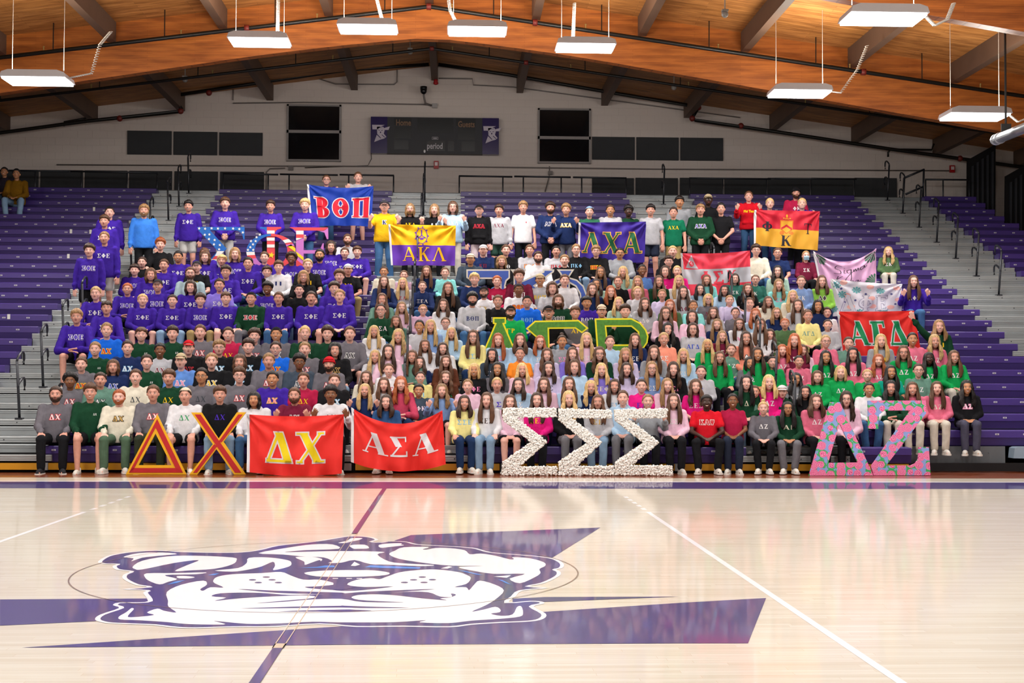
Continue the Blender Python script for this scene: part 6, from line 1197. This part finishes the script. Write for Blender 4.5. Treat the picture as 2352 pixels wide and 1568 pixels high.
def baselab(p):
    a = []
    st = 'standing' if p['pose'][0] == 'T' else 'seated'
    extra = ''
    if p['hair'][0] in 'hb' and p['hair'][0:1] in ('h', 'b'): extra = ' and cap'
    if p['hair'][0] == 'e': extra = ' and beanie'
    if 'm' in p['ex']: extra = ' and face mask'
    if 'g' in p['ex'] and not extra: extra = ' and glasses'
    return '%s person in %s %s%s' % (st, TOPC[p['top']][1], KIND[p['tk']], extra)
for p in people: p['bl'] = baselab(p); grp[(p['bl'], p['k'])].append(p)
for (bl, k), L in grp.items():
    L.sort(key=lambda p: p['u']); n = len(L)
    for i, p in enumerate(L):
        p['lab'] = bl+', %s bench row' % NUMW[k-1] + ('' if n == 1 else ', %s such from the left' % (NUMW[i] if i else 'first'))
def bcolor(h, j=.06):
    c = srgb(h); f = 1+rr.uniform(-j, j); return [min(1, x*f) for x in c]
for p in people:
    sex, pose, tk = p['sex'], p['pose'], p['tk']
    sex = 'f' if sex == 'f' else 'm'
    p['o'] = o = inst('person', body_mesh(sex, pose), None, (p['x'], p['Y'], p['z']), bcolor(SKINC[p['skin']], .05)); s = p['sc']
    fb = .96 if sex == 'f' else 1.; wd = (s*.4+.6)*fb*rr.uniform(.97, 1.03)*(1.1 if 'u' in p['ex'] and 'g' in p['ex'] else 1.0); o.scale = (wd, (s*.4+.6)*fb, s); o.rotation_euler = (0, 0, math.atan2(p['x']-CX, p['Y']-CY)*-.6+rr.uniform(-.1, .1))
    pset(o, p['lab'], 'person', 'people in %s tops on the bleachers' % TOPC[p['top']][1])
    H = pose_joints(pose, sex)['H']
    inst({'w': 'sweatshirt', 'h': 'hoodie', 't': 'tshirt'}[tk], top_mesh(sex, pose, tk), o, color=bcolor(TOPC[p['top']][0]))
    lc = [e for e in p['ex'] if e in LEGC and e not in 'g'] or [e for e in p['ex'] if e == 'g1'] or [rr.choice('bbjJn')]
    lc = lc[0]; lcol = LEGC['g' if lc == 'g1' else lc]; short = lc in ('s', 'S', 'D', 'N') and not (sex == 'f' and lc == 'N') and not (lc == 'S' and p['u'] > 500 and p['u'] < 540)
    inst('shorts' if short else 'trousers', leg_mesh(sex, pose, short), o, color=bcolor(lcol))
    if p['k'] <= 2 or pose[0] == 'T' or (p['u'] < 200):
        J = pose_joints(pose, sex); sc_ = rr.choice(('d8d4cc', 'cfcac0', 'c8c4bc', '2a2a2e')) if p['k'] < 3 else '26262a'
        for i in (0, 1):
            a = J['an'][i]; sh = inst('shoe', shoe_mesh(), o, (a.x, a.y, a.z-.09), bcolor(sc_)); sh.rotation_euler = (0, 0, (i*2-1)*.2)
    hk, hc = p['hair'].split(':'); hcol = srgb(HAIRC[hc] if hk not in 'hbe' else {'m': '3a2618', 'f': '5a3c22'}[sex])
    if hk in 'hbe':
        inst('hat', hat_mesh(sex, hk), o, H, srgb(HAIRC[hc]))
        hm = hair_mesh(sex, 's' if sex == 'm' else 'P'); ho = inst('hair', hm, o, H, hcol); ho.scale = (.985, .985, .93)
    else: ho = inst('hair', hair_mesh(sex, hk), o, H, bcolor(HAIRC[hc], .2)); ho.scale = (rr.choice((1, -1))*1.0, 1, 1)
    inst('eyes', eyes_mesh(sex), o, H); inst('eyebrows', brow_mesh(sex), o, H, [c*.8 for c in hcol] if hc != 'y' else srgb('6a4c2c'))
    if 'm' in p['ex']: M_FM = inst('face_mask', mask_mesh(), o, H)
    else: inst('mouth', mouth_mesh(sex, rr.random() < (.8 if sex == 'f' else .5)), o, H)
    if 'g' in p['ex']: inst('glasses', glasses_mesh(), o, H)
    if 'f' in p['ex']: inst('beard', beard_mesh(1), o, H, [c*.9 for c in hcol])
    if 'u' in p['ex'] or ('f' in p['ex']): inst('mustache', mustache_mesh(), o, H, [c*.8 for c in hcol])
    if p['pr'] != '-':
        q = p['pr'].split('/'); txt = q[0]; mode = 's' if 's' in q[1:] else 't' if len(q) < 3 else 'o'; fc = q[1]; fcol = {'C': 'd8d0bc', 'te': '6a9a94', 'br': '3a241a'}.get(fc) or PCOL.get(fc, 'e9e7e6'); out = q[2] if len(q) > 2 and q[2] in PCOL and q[2] != 's' else None
        inst('chest_letters', print_mesh(sex, pose, tk, txt, mode, out), o, color=srgb(fcol))
    if 'm' in p['ex']: pass
for p in people:
    if p['pose'] in ('TV', 'U', 'TW'): print('holder', round(p['u']), round(p['v']), p['k'], round(p['Y'], 2), round(p['sc'], 2))
print('people', len(people), 'rows', sorted({p['k'] for p in people}))
_b = [(round(p['u']), round(p['v']), p['k'], round(p['rr'], 2)) for p in people if not .84 < p['rr'] < 1.13]; print('clamped', _b)
for i, p in enumerate(people):
    for q in people[i+1:]:
        if math.hypot(p['u']-q['u'], p['v']-q['v']) < 15: print('near', round(p['u']), round(p['v']), round(q['u']), round(q['v']))
